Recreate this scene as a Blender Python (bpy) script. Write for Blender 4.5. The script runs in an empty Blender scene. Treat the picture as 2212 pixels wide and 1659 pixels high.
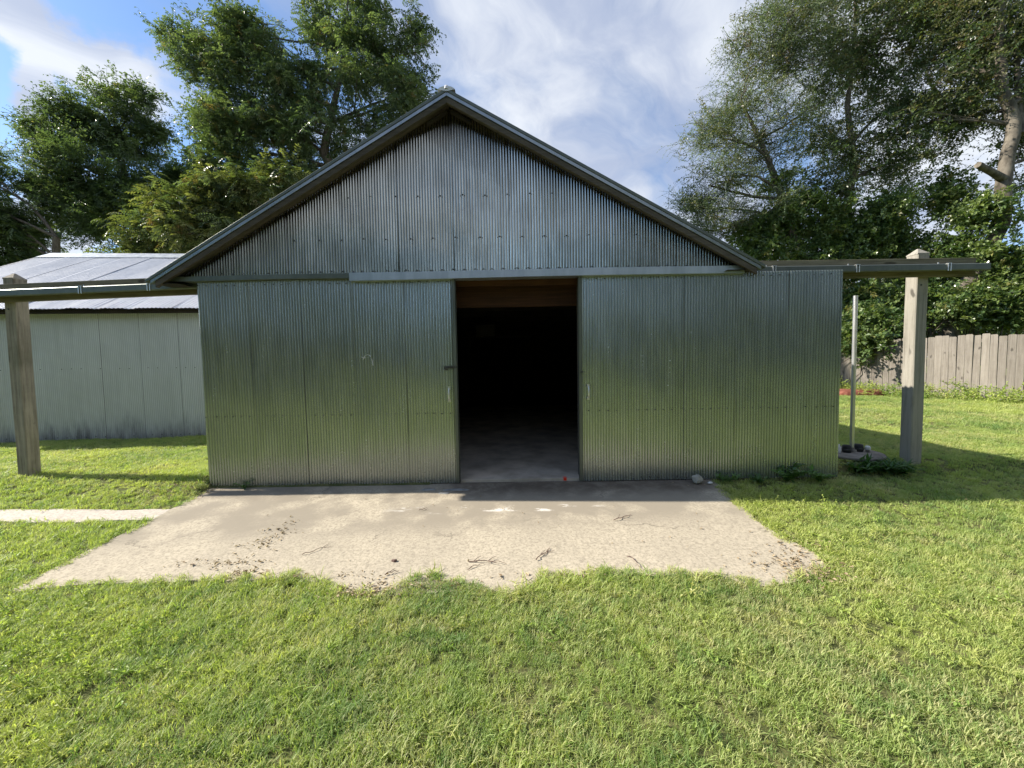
import bpy, math, random
import numpy as np
from mathutils import Vector, Matrix, noise, Euler

# ------------------------------------------------------------------ camera, sky, sun, exposure
sc = bpy.context.scene
COL = sc.collection
YAW, PITCH, ROLL = -.0056, -.053, -.0177
CAM = Vector((0, -4.4, 1.384))
_fwd = Vector((math.sin(YAW)*math.cos(PITCH), math.cos(YAW)*math.cos(PITCH), math.sin(PITCH)))
_right = Vector((math.cos(YAW), -math.sin(YAW), 0))
_up = _right.cross(_fwd)
_r = _right*math.cos(ROLL)+_up*math.sin(ROLL)
_u = -_right*math.sin(ROLL)+_up*math.cos(ROLL)
cd = bpy.data.cameras.new('camera'); cam = bpy.data.objects.new('camera', cd); COL.objects.link(cam)
cd.sensor_fit = 'HORIZONTAL'; cd.sensor_width = 36; cd.lens = 36*831/2212
cd.clip_start = .05; cd.clip_end = 2000
m3 = Matrix((_r, _u, -_fwd)).transposed()
cam.matrix_world = Matrix.Translation(CAM) @ m3.to_4x4()
sc.camera = cam

SUN = Vector((-1.45, .14, 1)).normalized()
EL = math.asin(SUN.z); AZ = math.atan2(SUN.x, SUN.y)
sd = bpy.data.lights.new('sun', 'SUN'); so = bpy.data.objects.new('sun', sd); COL.objects.link(so)
sd.energy = 5.0; sd.angle = math.radians(.55); sd.color = (1, .93, .82)
so.rotation_euler = SUN.to_track_quat('Z', 'Y').to_euler()

vs = sc.view_settings
vs.view_transform = 'Standard'; vs.look = 'None'; vs.gamma = 1; vs.use_curve_mapping = False
vs.exposure = 1.0
sc.render.engine = 'CYCLES'
sc.cycles.max_bounces = 6; sc.cycles.transparent_max_bounces = 4
sc.cycles.diffuse_bounces = 3; sc.cycles.glossy_bounces = 3; sc.cycles.transmission_bounces = 2
sc.cycles.use_denoising = True
try: sc.cycles.denoising_prefilter = 'ACCURATE'
except Exception: pass


def P(px, py, Y=None, Z=None):
    """point of the place seen at (px,py) of the 2212 px wide photograph, on the plane y=Y or z=Z"""
    d = _fwd + _r*((px-1106)/831) - _u*((py-829.5)/831)
    t = (Y-CAM.y)/d.y if Y is not None else (Z-CAM.z)/d.z
    return CAM + d*t


# ---- node helpers
class NT:
    def __init__(s, tree): s.t = tree
    def n(s, typ, **k):
        nd = s.t.nodes.new(typ)
        for a, b in k.items():
            if a[0] == '_': nd.inputs[a[1:].replace('_', ' ')].default_value = b
            else: setattr(nd, a, b)
        return nd
    def l(s, a, b): s.t.links.new(a, b)
    def val(s, inp, v):
        if hasattr(v, 'links'): s.l(v, inp)
        else: inp.default_value = v
    def math(s, op, a, b=0., c=None, clamp=False):
        nd = s.n('ShaderNodeMath', operation=op, use_clamp=clamp)
        s.val(nd.inputs[0], a); s.val(nd.inputs[1], b)
        if c is not None: s.val(nd.inputs[2], c)
        return nd.outputs[0]
    def ramp(s, f, lo, hi, a=0., b=1., smooth=True):
        nd = s.n('ShaderNodeMapRange', interpolation_type='SMOOTHSTEP' if smooth else 'LINEAR')
        s.val(nd.inputs[0], f); s.val(nd.inputs[1], lo); s.val(nd.inputs[2], hi); s.val(nd.inputs[3], a); s.val(nd.inputs[4], b)
        return nd.outputs[0]
    def mix(s, f, a, b, mode='MIX'):
        nd = s.n('ShaderNodeMix', data_type='RGBA', blend_type=mode)
        s.val(nd.inputs[0], f)
        for i, v in ((6, a), (7, b)):
            if hasattr(v, 'links'): s.l(v, nd.inputs[i])
            else: nd.inputs[i].default_value = (*v[:3], 1)
        return nd.outputs[2]
    def noise(s, vec, scale, detail=4, rough=.55, dist=0., out=0):
        nd = s.n('ShaderNodeTexNoise'); s.l(vec, nd.inputs['Vector'])
        nd.inputs['Scale'].default_value = scale; nd.inputs['Detail'].default_value = detail
        nd.inputs['Roughness'].default_value = rough; nd.inputs['Distortion'].default_value = dist
        return nd.outputs[out]
    def vmul(s, vec, v):
        nd = s.n('ShaderNodeVectorMath', operation='MULTIPLY'); s.l(vec, nd.inputs[0]); nd.inputs[1].default_value = v
        return nd.outputs[0]
    def vadd(s, vec, v):
        nd = s.n('ShaderNodeVectorMath', operation='ADD'); s.l(vec, nd.inputs[0])
        if hasattr(v, 'links'): s.l(v, nd.inputs[1])
        else: nd.inputs[1].default_value = v
        return nd.outputs[0]
    def pos(s): return s.n('ShaderNodeNewGeometry').outputs['Position']
    def sep(s, v):
        nd = s.n('ShaderNodeSeparateXYZ'); s.l(v, nd.inputs[0]); return nd.outputs
    def rnd(s): return s.n('ShaderNodeObjectInfo').outputs['Random']
    def bump(s, h, strength=.3, dist=.01):
        nd = s.n('ShaderNodeBump'); s.l(h, nd.inputs['Height']); nd.inputs['Strength'].default_value = strength
        nd.inputs['Distance'].default_value = dist; return nd.outputs[0]


world = bpy.data.worlds.new('World'); sc.world = world; world.use_nodes = True
W = NT(world.node_tree); bg = world.node_tree.nodes['Background']
sky = W.n('ShaderNodeTexSky', sky_type='NISHITA', sun_disc=False, sun_elevation=EL, sun_rotation=AZ, altitude=300, air_density=1.0, dust_density=.6, ozone_density=1.5)
SKY1, SKY2 = (1.3, 3.1, 0), (1.5, -1.2, 0)
tc = W.n('ShaderNodeTexCoord').outputs['Generated']
dx, dy, dz = W.sep(tc)
zc = W.math('ADD', W.math('MAXIMUM', dz, 0.0), .30)
comb = W.n('ShaderNodeCombineXYZ'); W.l(W.math('DIVIDE', dx, zc), comb.inputs[0]); W.l(W.math('DIVIDE', dy, zc), comb.inputs[1])
deck = comb.outputs[0]
warp = W.noise(deck, 1.3, 4, .5, out=1)
deckw = W.vadd(deck, W.vmul(W.vadd(warp, (-.5, -.5, -.5)), (.8, .8, 0)))
# drawn-out strands: finer across than along
rot_ = W.n('ShaderNodeVectorRotate', rotation_type='Z_AXIS'); W.l(deckw, rot_.inputs['Vector']); rot_.inputs['Angle'].default_value = .6
n1 = W.noise(W.vadd(W.vmul(rot_.outputs[0], (1.7, .62, 1)), SKY1), 1.25, 9, .55)
n2 = W.noise(W.vadd(deckw, (9.1, 2.2, 0)), 2.3, 8, .6)
# more open sky towards the left of the building (-x), mostly overcast to the right
side = W.math('DIVIDE', dx, W.math('ADD', W.math('ABSOLUTE', dy), .3))
open_l = W.ramp(side, -1.1, -.05)
base_ = W.math('ADD', W.math('MULTIPLY', n1, .78), W.math('MULTIPLY', n2, .22))
cover = W.math('ADD', base_, W.math('MULTIPLY', open_l, .28))
# the drawn-out white cloud in the blue gap low on the left, as two strands in (azimuth, height) tangents
ys_ = W.math('MAXIMUM', dy, .02); cu = W.math('DIVIDE', dx, ys_); cv = W.math('DIVIDE', dz, ys_)
wfine = W.noise(W.vmul(tc, (1, 1, 1)), 7, 6, .6, out=1); wx, wy, _w = W.sep(wfine)
cu = W.math('ADD', cu, W.math('MULTIPLY', W.math('SUBTRACT', wx, .5), .35)); cv = W.math('ADD', cv, W.math('MULTIPLY', W.math('SUBTRACT', wy, .5), .30))
def strand(a, b, wd):
    ax, ay = a; bx, by = b; L = math.hypot(bx-ax, by-ay); ex, ey = (bx-ax)/L, (by-ay)/L
    t = W.math('ADD', W.math('MULTIPLY', W.math('SUBTRACT', cu, ax), ex), W.math('MULTIPLY', W.math('SUBTRACT', cv, ay), ey))
    q = W.math('ABSOLUTE', W.math('ADD', W.math('MULTIPLY', W.math('SUBTRACT', cu, ax), -ey), W.math('MULTIPLY', W.math('SUBTRACT', cv, ay), ex)))
    return W.math('MULTIPLY', W.ramp(q, 0, wd*1.35, 1, 0), W.math('MULTIPLY', W.ramp(t, -.15, .05), W.ramp(t, L-.05, L+.2, 1, 0)))
def uv(px, py): d = _fwd+_r*((px-1106)/831)-_u*((py-829.5)/831); return (d.x/d.y, d.z/d.y)
st_ = W.math('MAXIMUM', strand(uv(-60, -40), uv(250, 200), .10), W.math('MAXIMUM', strand(uv(110, 120), uv(90, 260), .10), strand(uv(-40, 510), uv(130, 500), .16)))
near_ = W.ramp(W.math('DIVIDE', dx, ys_), -2.0, -1.3)
cover = W.math('ADD', W.math('SUBTRACT', cover, .165), W.math('MULTIPLY', W.math('MULTIPLY', st_, near_), .31))
cov = W.ramp(cover, .46, .64)
thick = W.noise(W.vadd(W.vmul(rot_.outputs[0], (1.2, .7, 1)), SKY2), 1.7, 8, .58)
bright = W.math('ADD', W.ramp(thick, .42, .66), W.math('MULTIPLY', W.ramp(side, -1.2, -.5, 1, 0), .5), clamp=True)
ccol = W.mix(bright, (2.45, 2.8, 3.65), (4.5, 4.7, 5.0))
skyc = W.mix(W.math('MULTIPLY', cov, .93), W.mix(1., sky.outputs[0], (.72, .86, 1.0), 'MULTIPLY'), ccol)
W.l(skyc, bg.inputs[0]); bg.inputs[1].default_value = .105

rng = random.Random(7)
nrng = np.random.default_rng(11)


# ------------------------------------------------------------------ material library
def material(name, f):
    m = bpy.data.materials.new(name); m.use_nodes = True
    t = NT(m.node_tree); b = m.node_tree.nodes['Principled BSDF']
    f(t, b, m.node_tree.nodes['Material Output']); return m


def seti(t, b, key, v): t.val(b.inputs[key], v if not isinstance(v, tuple) else (*v, 1))


def galv(name, c1, c2, rough=.3, metal=.9, streak=1., groove_shade=0., base_dirt=0.):
    def f(t, b, o):
        p = t.pos(); s = t.vmul(p, (6, 6, .7))
        a = t.noise(s, 2.2, 5, .6); g = t.noise(p, 30, 3, .6); bl = t.noise(p, 1.3, 4, .6)
        k = t.math('ADD', t.math('MULTIPLY', a, .5), t.math('MULTIPLY', bl, .5))
        col = t.mix(t.ramp(k, .35, .65), c1, c2)
        col = t.mix(t.math('MULTIPLY', t.rnd(), .3), col, c1)
        if groove_shade:
            # painted shading: darker hollows between the ribs for stronger contrast
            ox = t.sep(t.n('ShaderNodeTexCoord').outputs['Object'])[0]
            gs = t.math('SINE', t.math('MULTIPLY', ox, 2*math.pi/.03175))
            gm = t.math('MULTIPLY', t.ramp(gs, -.2, .95), t.ramp(bl, .3, .65, groove_shade*.7, groove_shade))
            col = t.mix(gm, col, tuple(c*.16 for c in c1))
        r = t.math('ADD', t.math('MULTIPLY', a, .22*streak), t.math('ADD', t.math('MULTIPLY', g, .06), rough-.14))
        mt = metal
        if base_dirt:
            z = t.sep(p)[2]
            e = t.math('ADD', z, t.math('MULTIPLY', t.noise(t.vmul(p, (3, 3, .6)), 2.2, 6, .7), -1.1))
            dm = t.ramp(e, -.62, -.02, base_dirt, 0.)
            col = t.mix(dm, col, (.035, .035, .03)); mt = t.ramp(dm, 0, 1, metal, .1); r = t.math('ADD', r, t.math('MULTIPLY', dm, .3))
        t.val(b.inputs['Base Color'], col); t.val(b.inputs['Metallic'], mt); t.val(b.inputs['Roughness'], r)
        t.l(t.bump(t.noise(t.vmul(p, (2, 2, 1)), 3.5, 3, .5), .25, .01), b.inputs['Normal'])
    return material(name, f)


def simple(name, c1, c2, scale=8, rough=.8, metal=0., stretch=(1, 1, 1), bump=.2, bscale=60, spec=.3):
    def f(t, b, o):
        p = t.vmul(t.pos(), stretch)
        t.l(t.mix(t.ramp(t.noise(p, scale, 5, .6), .3, .7), c1, c2), b.inputs['Base Color'])
        b.inputs['Roughness'].default_value = rough; b.inputs['Metallic'].default_value = metal
        b.inputs['Specular IOR Level'].default_value = spec
        if bump: t.l(t.bump(t.noise(p, bscale, 3, .6), bump, .004), b.inputs['Normal'])
    return material(name, f)


def wood(name, light, dark, axis=2, grain=1., knots=True, rough=.85, green=0.):
    st = [22, 22, 22]; st[axis] = 1.1
    def f(t, b, o):
        tcn = t.n('ShaderNodeTexCoord').outputs['Object']
        p = t.vadd(tcn, t.vmul(t.n('ShaderNodeCombineXYZ').outputs[0], (0, 0, 0)))
        rv = t.n('ShaderNodeCombineXYZ'); rr = t.math('MULTIPLY', t.rnd(), 37.); [t.l(rr, rv.inputs[i]) for i in range(3)]
        p = t.vadd(p, rv.outputs[0])
        s = t.vmul(p, tuple(st)); g = t.noise(s, 1.6, 5, .65, .35); w = t.noise(p, 3.2, 4, .6)
        fine = t.noise(t.vmul(p, tuple(5*x if x > 2 else x for x in st)), 1.5, 3, .6)
        k = t.math('ADD', t.math('MULTIPLY', g, .6*grain), t.math('ADD', t.math('MULTIPLY', w, .3), t.math('MULTIPLY', fine, .2)))
        col = t.mix(t.ramp(k, .32, .74), dark, light)
        if knots:
            v = t.n('ShaderNodeTexVoronoi', feature='F1'); ks = [5.5]*3; ks[axis] = 2.3
            t.l(t.vadd(t.vmul(p, tuple(ks)), t.vmul(t.noise(p, 5, 2, .5, out=1), (.5, .5, .5))), v.inputs['Vector']); v.inputs['Scale'].default_value = 1
            col = t.mix(t.ramp(v.outputs['Distance'], .07, .17, .75, 0), col, tuple(x*.35 for x in dark))
        if green: col = t.mix(t.ramp(t.noise(p, 1.7, 4, .6), .5, .75, 0, green), col, (.07, .085, .035))
        hue = t.ramp(t.rnd(), 0, 1, .74, 1.16, False)
        col = t.mix(1., col, t.vmul(t.vadd(t.n('ShaderNodeCombineXYZ').outputs[0], (1, 1, 1)), (1, 1, 1)), 'MULTIPLY') if False else col
        hs = t.n('ShaderNodeHueSaturation'); t.l(col, hs.inputs['Color']); t.l(hue, hs.inputs['Value'])
        t.l(hs.outputs[0], b.inputs['Base Color']); b.inputs['Roughness'].default_value = rough
        b.inputs['Specular IOR Level'].default_value = .2
        t.l(t.bump(t.math('ADD', g, fine), .5, .004), b.inputs['Normal'])
    return material(name, f)


def leafmat(name, c1, c2, c3=None, gloss=.25, trans=.35, patch=1.2, w3=.12):
    def f(t, b, o):
        r = t.rnd(); p = t.pos()
        k = t.math('ADD', t.math('MULTIPLY', r, .55), t.math('MULTIPLY', t.noise(p, patch, 3, .6), .55))
        col = t.mix(t.ramp(k, .3, .8), c1, c2)
        if c3: col = t.mix(t.ramp(t.noise(p, 2.1, 2, .5), .68-w3, .74-w3*.4), col, c3)
        t.l(col, b.inputs['Base Color']); b.inputs['Roughness'].default_value = gloss+.12
        b.inputs['Specular IOR Level'].default_value = .6
        tr = t.n('ShaderNodeBsdfTranslucent')
        t.l(t.mix(1., col, (1.25, 1.35, .55), 'MULTIPLY'), tr.inputs[0])
        mx = t.n('ShaderNodeMixShader'); mx.inputs[0].default_value = trans
        t.l(b.outputs[0], mx.inputs[1]); t.l(tr.outputs[0], mx.inputs[2]); t.l(mx.outputs[0], o.inputs[0])
    return material(name, f)


M = {}
M['door'] = galv('door_metal', (.30, .33, .315), (.40, .43, .41), .26, .74, .8, groove_shade=.42, base_dirt=.12)
M['gable'] = galv('gable_metal', (.33, .315, .255), (.62, .60, .505), .13, .97, groove_shade=.75)
M['trim'] = galv('trim_metal', (.24, .27, .28), (.35, .38, .40), .3, .88)
M['track'] = galv('track_metal', (.10, .115, .10), (.15, .165, .145), .45, .6)
M['flashing'] = galv('flashing_metal', (.38, .43, .49), (.50, .55, .62), .38, .75)
M['bright'] = galv('bright_metal', (.6, .6, .6), (.75, .75, .73), .35, .8)
M['roof'] = galv('roof_metal', (.56, .56, .57), (.66, .66, .67), .5, .2)
M['pale'] = galv('pale_metal', (.46, .485, .485), (.55, .575, .575), .5, .2, groove_shade=.25, base_dirt=.8)
M['screw'] = simple('screw', (.04, .04, .04), (.10, .10, .09), 30, .5, .5, bump=0)
M['postwood'] = wood('post_wood', (.34, .315, .265), (.105, .095, .078), 2, 1.35, green=.12)
M['postwood_l'] = wood('weathered_post_wood', (.30, .27, .215), (.085, .075, .055), 2, green=.3)
M['beamwood'] = wood('beam_wood', (.27, .24, .165), (.11, .095, .06), 0, green=.35)
M['fencewood'] = wood('fence_wood', (.27, .24, .205), (.155, .135, .112), 2, knots=True)
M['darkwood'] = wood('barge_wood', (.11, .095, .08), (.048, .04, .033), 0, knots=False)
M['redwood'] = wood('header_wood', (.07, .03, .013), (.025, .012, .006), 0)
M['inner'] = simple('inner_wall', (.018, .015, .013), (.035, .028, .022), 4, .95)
M['black'] = simple('black_plastic', (.01, .01, .01), (.03, .03, .03), 20, .5)
M['white'] = simple('white_plastic', (.55, .54, .5), (.75, .74, .7), 20, .45, bump=.05)
M['stone'] = simple('stone', (.20, .19, .16), (.40, .38, .32), 14, .9, bump=.6, bscale=30)
M['lid'] = simple('old_concrete', (.13, .115, .095), (.26, .235, .20), 9, .95, bump=.5)
M['twig'] = simple('twig_bark', (.10, .06, .05), (.22, .15, .12), 30, .9)
M['bark'] = simple('bark', (.075, .06, .045), (.17, .14, .11), 5, .95, stretch=(4, 4, 1), bump=.7, bscale=14)
M['palebark'] = simple('pale_bark', (.055, .046, .034), (.19, .165, .13), 2.6, .9, stretch=(2, 2, 1), bump=.6, bscale=14)
M['shingle'] = simple('brown_shingles', (.05, .035, .03), (.09, .065, .05), 12, .9)
M['red'] = simple('red_tape', (.75, .035, .015), (.85, .06, .02), 10, .45, bump=0)
M['redwhite'] = simple('tape_mark', (.85, .35, .25), (.9, .45, .35), 10, .45, bump=0)
M['mulch'] = simple('red_mulch', (.16, .05, .03), (.30, .12, .08), 9, .95)
M['patch'] = simple('cement_patch', (.17, .17, .16), (.28, .28, .27), 12, .9, bump=.4)


def concrete(name, light, dark, stainy=True, path=False):
    def f(t, b, o):
        p = t.pos(); x, y, z = t.sep(p)
        big = t.noise(p, .9, 5, .6); mid = t.noise(p, 3.5, 6, .65); fine = t.noise(p, 70, 3, .7); mm = t.noise(p, 22, 4, .7)
        col = t.mix(t.ramp(mm, .35, .65), tuple(c*.86 for c in light), light)
        col = t.mix(t.ramp(t.noise(p, 48, 4, .75), .42, .68, .0, .6), col, tuple(c*.55 for c in dark))
        col = t.mix(t.ramp(t.noise(p, 13, 5, .75), .52, .72, .0, .38), col, dark)
        if stainy:
            vc_ = t.n('ShaderNodeTexVoronoi', feature='DISTANCE_TO_EDGE'); t.l(t.vadd(p, t.vmul(t.noise(p, 2.5, 5, .65, out=1), (.5, .5, 0))), vc_.inputs['Vector']); vc_.inputs['Scale'].default_value = .62
            crk = t.math('MULTIPLY', t.ramp(vc_.outputs['Distance'], .002, .007, 1, 0), t.ramp(t.noise(p, 1.1, 3, .5), .48, .6))
            col = t.mix(t.math('MULTIPLY', crk, .7), col, (.10, .085, .065))
            # soiling: a worn purple grey band across the middle back of the pad
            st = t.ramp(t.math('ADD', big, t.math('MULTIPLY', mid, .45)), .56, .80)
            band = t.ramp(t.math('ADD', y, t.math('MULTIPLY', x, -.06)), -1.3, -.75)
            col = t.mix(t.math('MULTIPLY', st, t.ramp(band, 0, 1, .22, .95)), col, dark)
            near = t.ramp(t.math('ADD', y, t.math('MULTIPLY', mid, .35)), -.32, .06)  # dark brown stain at the door, also deepening the shadow band by colour
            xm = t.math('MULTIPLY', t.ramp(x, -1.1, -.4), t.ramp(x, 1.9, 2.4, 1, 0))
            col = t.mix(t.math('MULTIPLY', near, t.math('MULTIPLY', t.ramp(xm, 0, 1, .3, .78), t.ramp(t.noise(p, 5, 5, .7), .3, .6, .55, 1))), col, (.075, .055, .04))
            wv = t.noise(t.vmul(p, (1, 3.2, 1)), 2.6, 6, .7)
            wh = t.math('MULTIPLY', t.ramp(wv, .56, .63), t.math('MULTIPLY', t.ramp(y, -.78, -.7), t.ramp(y, -.62, -.55, 1, 0)))
            wh = t.math('MULTIPLY', wh, t.math('MULTIPLY', t.ramp(x, -1.4, -.9), t.ramp(x, .6, 1., 1, 0)))
            col = t.mix(wh, col, (.62, .58, .52))
        t.l(col, b.inputs['Base Color']); b.inputs['Roughness'].default_value = .9; b.inputs['Specular IOR Level'].default_value = .2
        t.l(t.bump(t.math('ADD', fine, t.math('MULTIPLY', mm, .3)), .35, .003), b.inputs['Normal'])
    return material(name, f)


M['pad'] = concrete('pad_concrete', (.51, .445, .335), (.275, .24, .185))
M['path'] = concrete('path_concrete', (.56, .50, .42), (.4, .35, .3), False)
M['floor'] = simple('floor_concrete', (.32, .275, .215), (.60, .52, .42), 2.2, .85, bump=.3)


def soil(t, b, o):
    p = t.pos()
    k = t.noise(p, 6, 6, .7); big = t.noise(p, .45, 4, .6)
    far = t.mix(t.ramp(t.noise(p, 40, 3, .7), .3, .7), (.08, .12, .025), (.17, .21, .05))
    near = t.mix(t.ramp(k, .35, .7), (.07, .085, .028), (.16, .15, .065))
    d = t.n('ShaderNodeVectorMath', operation='LENGTH'); t.l(p, d.inputs[0])
    t.l(t.mix(t.ramp(d.outputs['Value'], 7, 16), near, far), b.inputs['Base Color']); b.inputs['Roughness'].default_value = 1
    b.inputs['Specular IOR Level'].default_value = .1
    t.l(t.bump(k, .8, .03), b.inputs['Normal'])


M['soil'] = material('soil', soil)


def grassm(name, base, yellow, straw, lush, trans=.35):
    def f(t, b, o):
        r = t.rnd(); p = t.pos()
        big = t.noise(p, .55, 4, .6); mid = t.noise(p, 3.1, 6, .72); dry = t.noise(t.vadd(p, (5, 3, 0)), .8, 5, .65)
        col = t.mix(t.ramp(mid, .40, .58), lush, base)
        col = t.mix(t.ramp(t.math('ADD', big, t.math('MULTIPLY', r, .25)), .45, .78), col, yellow)
        dm = t.ramp(t.math('ADD', dry, t.math('MULTIPLY', r, .34)), .64, .95, 0, .7)
        col = t.mix(dm, col, straw)
        t.l(col, b.inputs['Base Color']); b.inputs['Roughness'].default_value = .5; b.inputs['Specular IOR Level'].default_value = .35
        tr = t.n('ShaderNodeBsdfTranslucent'); t.l(t.mix(1., col, (1.2, 1.3, .6), 'MULTIPLY'), tr.inputs[0])
        mx = t.n('ShaderNodeMixShader'); mx.inputs[0].default_value = trans
        t.l(b.outputs[0], mx.inputs[1]); t.l(tr.outputs[0], mx.inputs[2]); t.l(mx.outputs[0], o.inputs[0])
    return material(name, f)


M['grass'] = grassm('lawn_grass', (.34, .425, .135), (.49, .54, .18), (.58, .53, .31), (.20, .31, .10), trans=.46)
M['coarse'] = grassm('coarse_grass', (.33, .43, .11), (.47, .54, .14), (.52, .47, .23), (.20, .32, .08), trans=.45)
M['weed'] = leafmat('weed_leaves', (.05, .12, .03), (.12, .22, .05), trans=.35)
M['leafA'] = leafmat('dark_compound_leaves', (.070, .110, .056), (.145, .190, .092), (.22, .20, .09), trans=.42, w3=.02)
M['leafY'] = leafmat('yellow_compound_leaves', (.085, .115, .04), (.19, .205, .075), (.24, .17, .07), trans=.38, w3=.05)
M['leafB'] = leafmat('mixed_compound_leaves', (.070, .110, .054), (.150, .195, .092), (.27, .20, .10), trans=.42, w3=.08)
M['leafW'] = leafmat('small_grey_leaves', (.10, .145, .075), (.22, .27, .15), (.20, .15, .10), trans=.42, w3=.10)
M['leafI'] = leafmat('vine_leaves', (.075, .13, .04), (.21, .27, .09), (.30, .28, .10), gloss=.18, trans=.38, w3=.06)
M['leafD'] = leafmat('brownish_leaves', (.09, .11, .045), (.21, .21, .09), (.17, .12, .07), trans=.36, w3=.1)
M['dryleaf'] = leafmat('dry_leaves', (.24, .17, .10), (.42, .33, .21), gloss=.6, trans=.15)


# ------------------------------------------------------------------ object helpers
def prop(o, label=None, cat=None, group=None, kind=None):
    if label: o['label'] = label
    if cat: o['category'] = cat
    if group: o['group'] = group
    if kind: o['kind'] = kind
    return o


def thing(name, label, cat, loc=(0, 0, 0), rz=0, group=None):
    o = bpy.data.objects.new(name, None); COL.objects.link(o); o.empty_display_size = .1
    o.location = loc; o.rotation_euler = (0, 0, rz)
    return prop(o, label, cat, group)


def obj(name, me, mat=None, parent=None, loc=None, rot=None):
    if isinstance(me, MB): me = me.mesh(name)
    o = bpy.data.objects.new(name, me); COL.objects.link(o)
    if mat is not None and not me.materials: me.materials.append(mat)
    if parent is not None: o.parent = parent
    if loc is not None: o.location = loc
    if rot is not None: o.rotation_euler = rot
    return o


class MB:
    def __init__(s): s.v = []; s.f = []; s.smooth = []
    def add(s, vs, fs, smooth=False):
        k = len(s.v); s.v += [tuple(v) for v in vs]; s.f += [tuple(i+k for i in f) for f in fs]; s.smooth += [smooth]*len(fs); return s
    def box(s, lo, hi, bev=0., mat=None):
        x0, y0, z0 = lo; x1, y1, z1 = hi
        if bev:
            b = bev
            ring = lambda z, e: [(x0+e, y0+b+e*0, z), (x0+b, y0+e, z), (x1-b, y0+e, z), (x1-e, y0+b, z), (x1-e, y1-b, z), (x1-b, y1-e, z), (x0+b, y1-e, z), (x0+e, y1-b, z)]
            vs = ring(z0, b*.7)+ring(z0+b, 0)+ring(z1-b, 0)+ring(z1, b*.7)
            fs = [tuple(range(7, -1, -1)), tuple(range(24, 32))]
            for r in range(3):
                for i in range(8): fs.append((r*8+i, r*8+(i+1) % 8, r*8+8+(i+1) % 8, r*8+8+i))
        else:
            vs = [(x0, y0, z0), (x1, y0, z0), (x1, y1, z0), (x0, y1, z0), (x0, y0, z1), (x1, y0, z1), (x1, y1, z1), (x0, y1, z1)]
            fs = [(3, 2, 1, 0), (4, 5, 6, 7), (0, 1, 5, 4), (1, 2, 6, 5), (2, 3, 7, 6), (3, 0, 4, 7)]
        if mat is not None: vs = [tuple(mat @ Vector(v)) for v in vs]
        return s.add(vs, fs)
    def prism(s, poly, d, n):
        """closed polygon (3D pts) extruded by vector d"""
        n = len(poly); d = Vector(d)
        vs = [Vector(p) for p in poly]+[Vector(p)+d for p in poly]
        fs = [tuple(range(n-1, -1, -1)), tuple(range(n, 2*n))]+[(i, (i+1) % n, n+(i+1) % n, n+i) for i in range(n)]
        return s.add(vs, fs)
    def tube(s, pts, rad, seg=8, cap=True):
        pts = [Vector(p) for p in pts]; n = len(pts)
        if not hasattr(rad, '__len__'): rad = [rad]*n
        vs = []; prev = None
        for i, p in enumerate(pts):
            t = (pts[min(i+1, n-1)]-pts[max(i-1, 0)]).normalized()
            a = t.orthogonal().normalized() if prev is None else (prev-t*prev.dot(t)).normalized()
            prev = a; b = t.cross(a)
            for k in range(seg):
                an = 2*math.pi*k/seg; vs.append(p+(a*math.cos(an)+b*math.sin(an))*rad[i])
        fs = [(i*seg+k, i*seg+(k+1) % seg, (i+1)*seg+(k+1) % seg, (i+1)*seg+k) for i in range(n-1) for k in range(seg)]
        s.add(vs, fs, True)
        if cap: s.add(vs[:seg], [tuple(range(seg-1, -1, -1))]); s.add(vs[-seg:], [tuple(range(seg))])
        return s
    def lathe(s, prof, c=(0, 0, 0), seg=20):
        vs = [(c[0]+r*math.cos(2*math.pi*k/seg), c[1]+r*math.sin(2*math.pi*k/seg), c[2]+z) for r, z in prof for k in range(seg)]
        fs = [(i*seg+k, i*seg+(k+1) % seg, (i+1)*seg+(k+1) % seg, (i+1)*seg+k) for i in range(len(prof)-1) for k in range(seg)]
        s.add(vs, fs, True)
        if prof[-1][0] > .001: s.add(vs[-seg:], [tuple(range(seg))])
        return s
    def mesh(s, name):
        me = bpy.data.meshes.new(name); me.from_pydata([tuple(v) for v in s.v], [], s.f)
        me.polygons.foreach_set('use_smooth', s.smooth); me.update(); return me


def bevel(o, w=.003):
    m = o.modifiers.new('bevel', 'BEVEL'); m.width = w; m.segments = 2; m.limit_method = 'ANGLE'; return o


def grid_mesh(name, V, nu, nv, smooth=True):
    me = bpy.data.meshes.new(name)
    i = np.arange((nu-1)*(nv-1)); r = i//(nu-1); c = i % (nu-1); a = r*nu+c
    F = np.stack([a, a+1, a+nu+1, a+nu], 1)
    me.vertices.add(len(V)); me.vertices.foreach_set('co', np.asarray(V, 'f').ravel())
    me.loops.add(F.size); me.loops.foreach_set('vertex_index', F.ravel().astype('i'))
    me.polygons.add(len(F)); me.polygons.foreach_set('loop_start', np.arange(0, F.size, 4, dtype='i'))
    me.polygons.foreach_set('use_smooth', np.full(len(F), smooth)); me.update(calc_edges=True); return me


_ph = nrng.random((24, 3))*6.28


def wob(x, z, k):
    """slow uneven buckling of a thin sheet, about +-1"""
    a = _ph[k % 24]
    return (np.sin(x*3.1+a[0]+1.3*np.sin(z*2.2+a[1]))+.7*np.sin(x*7.7+z*4.3+a[2])+.5*np.sin(z*9.1+a[0]*2+x*2))*.45


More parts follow.
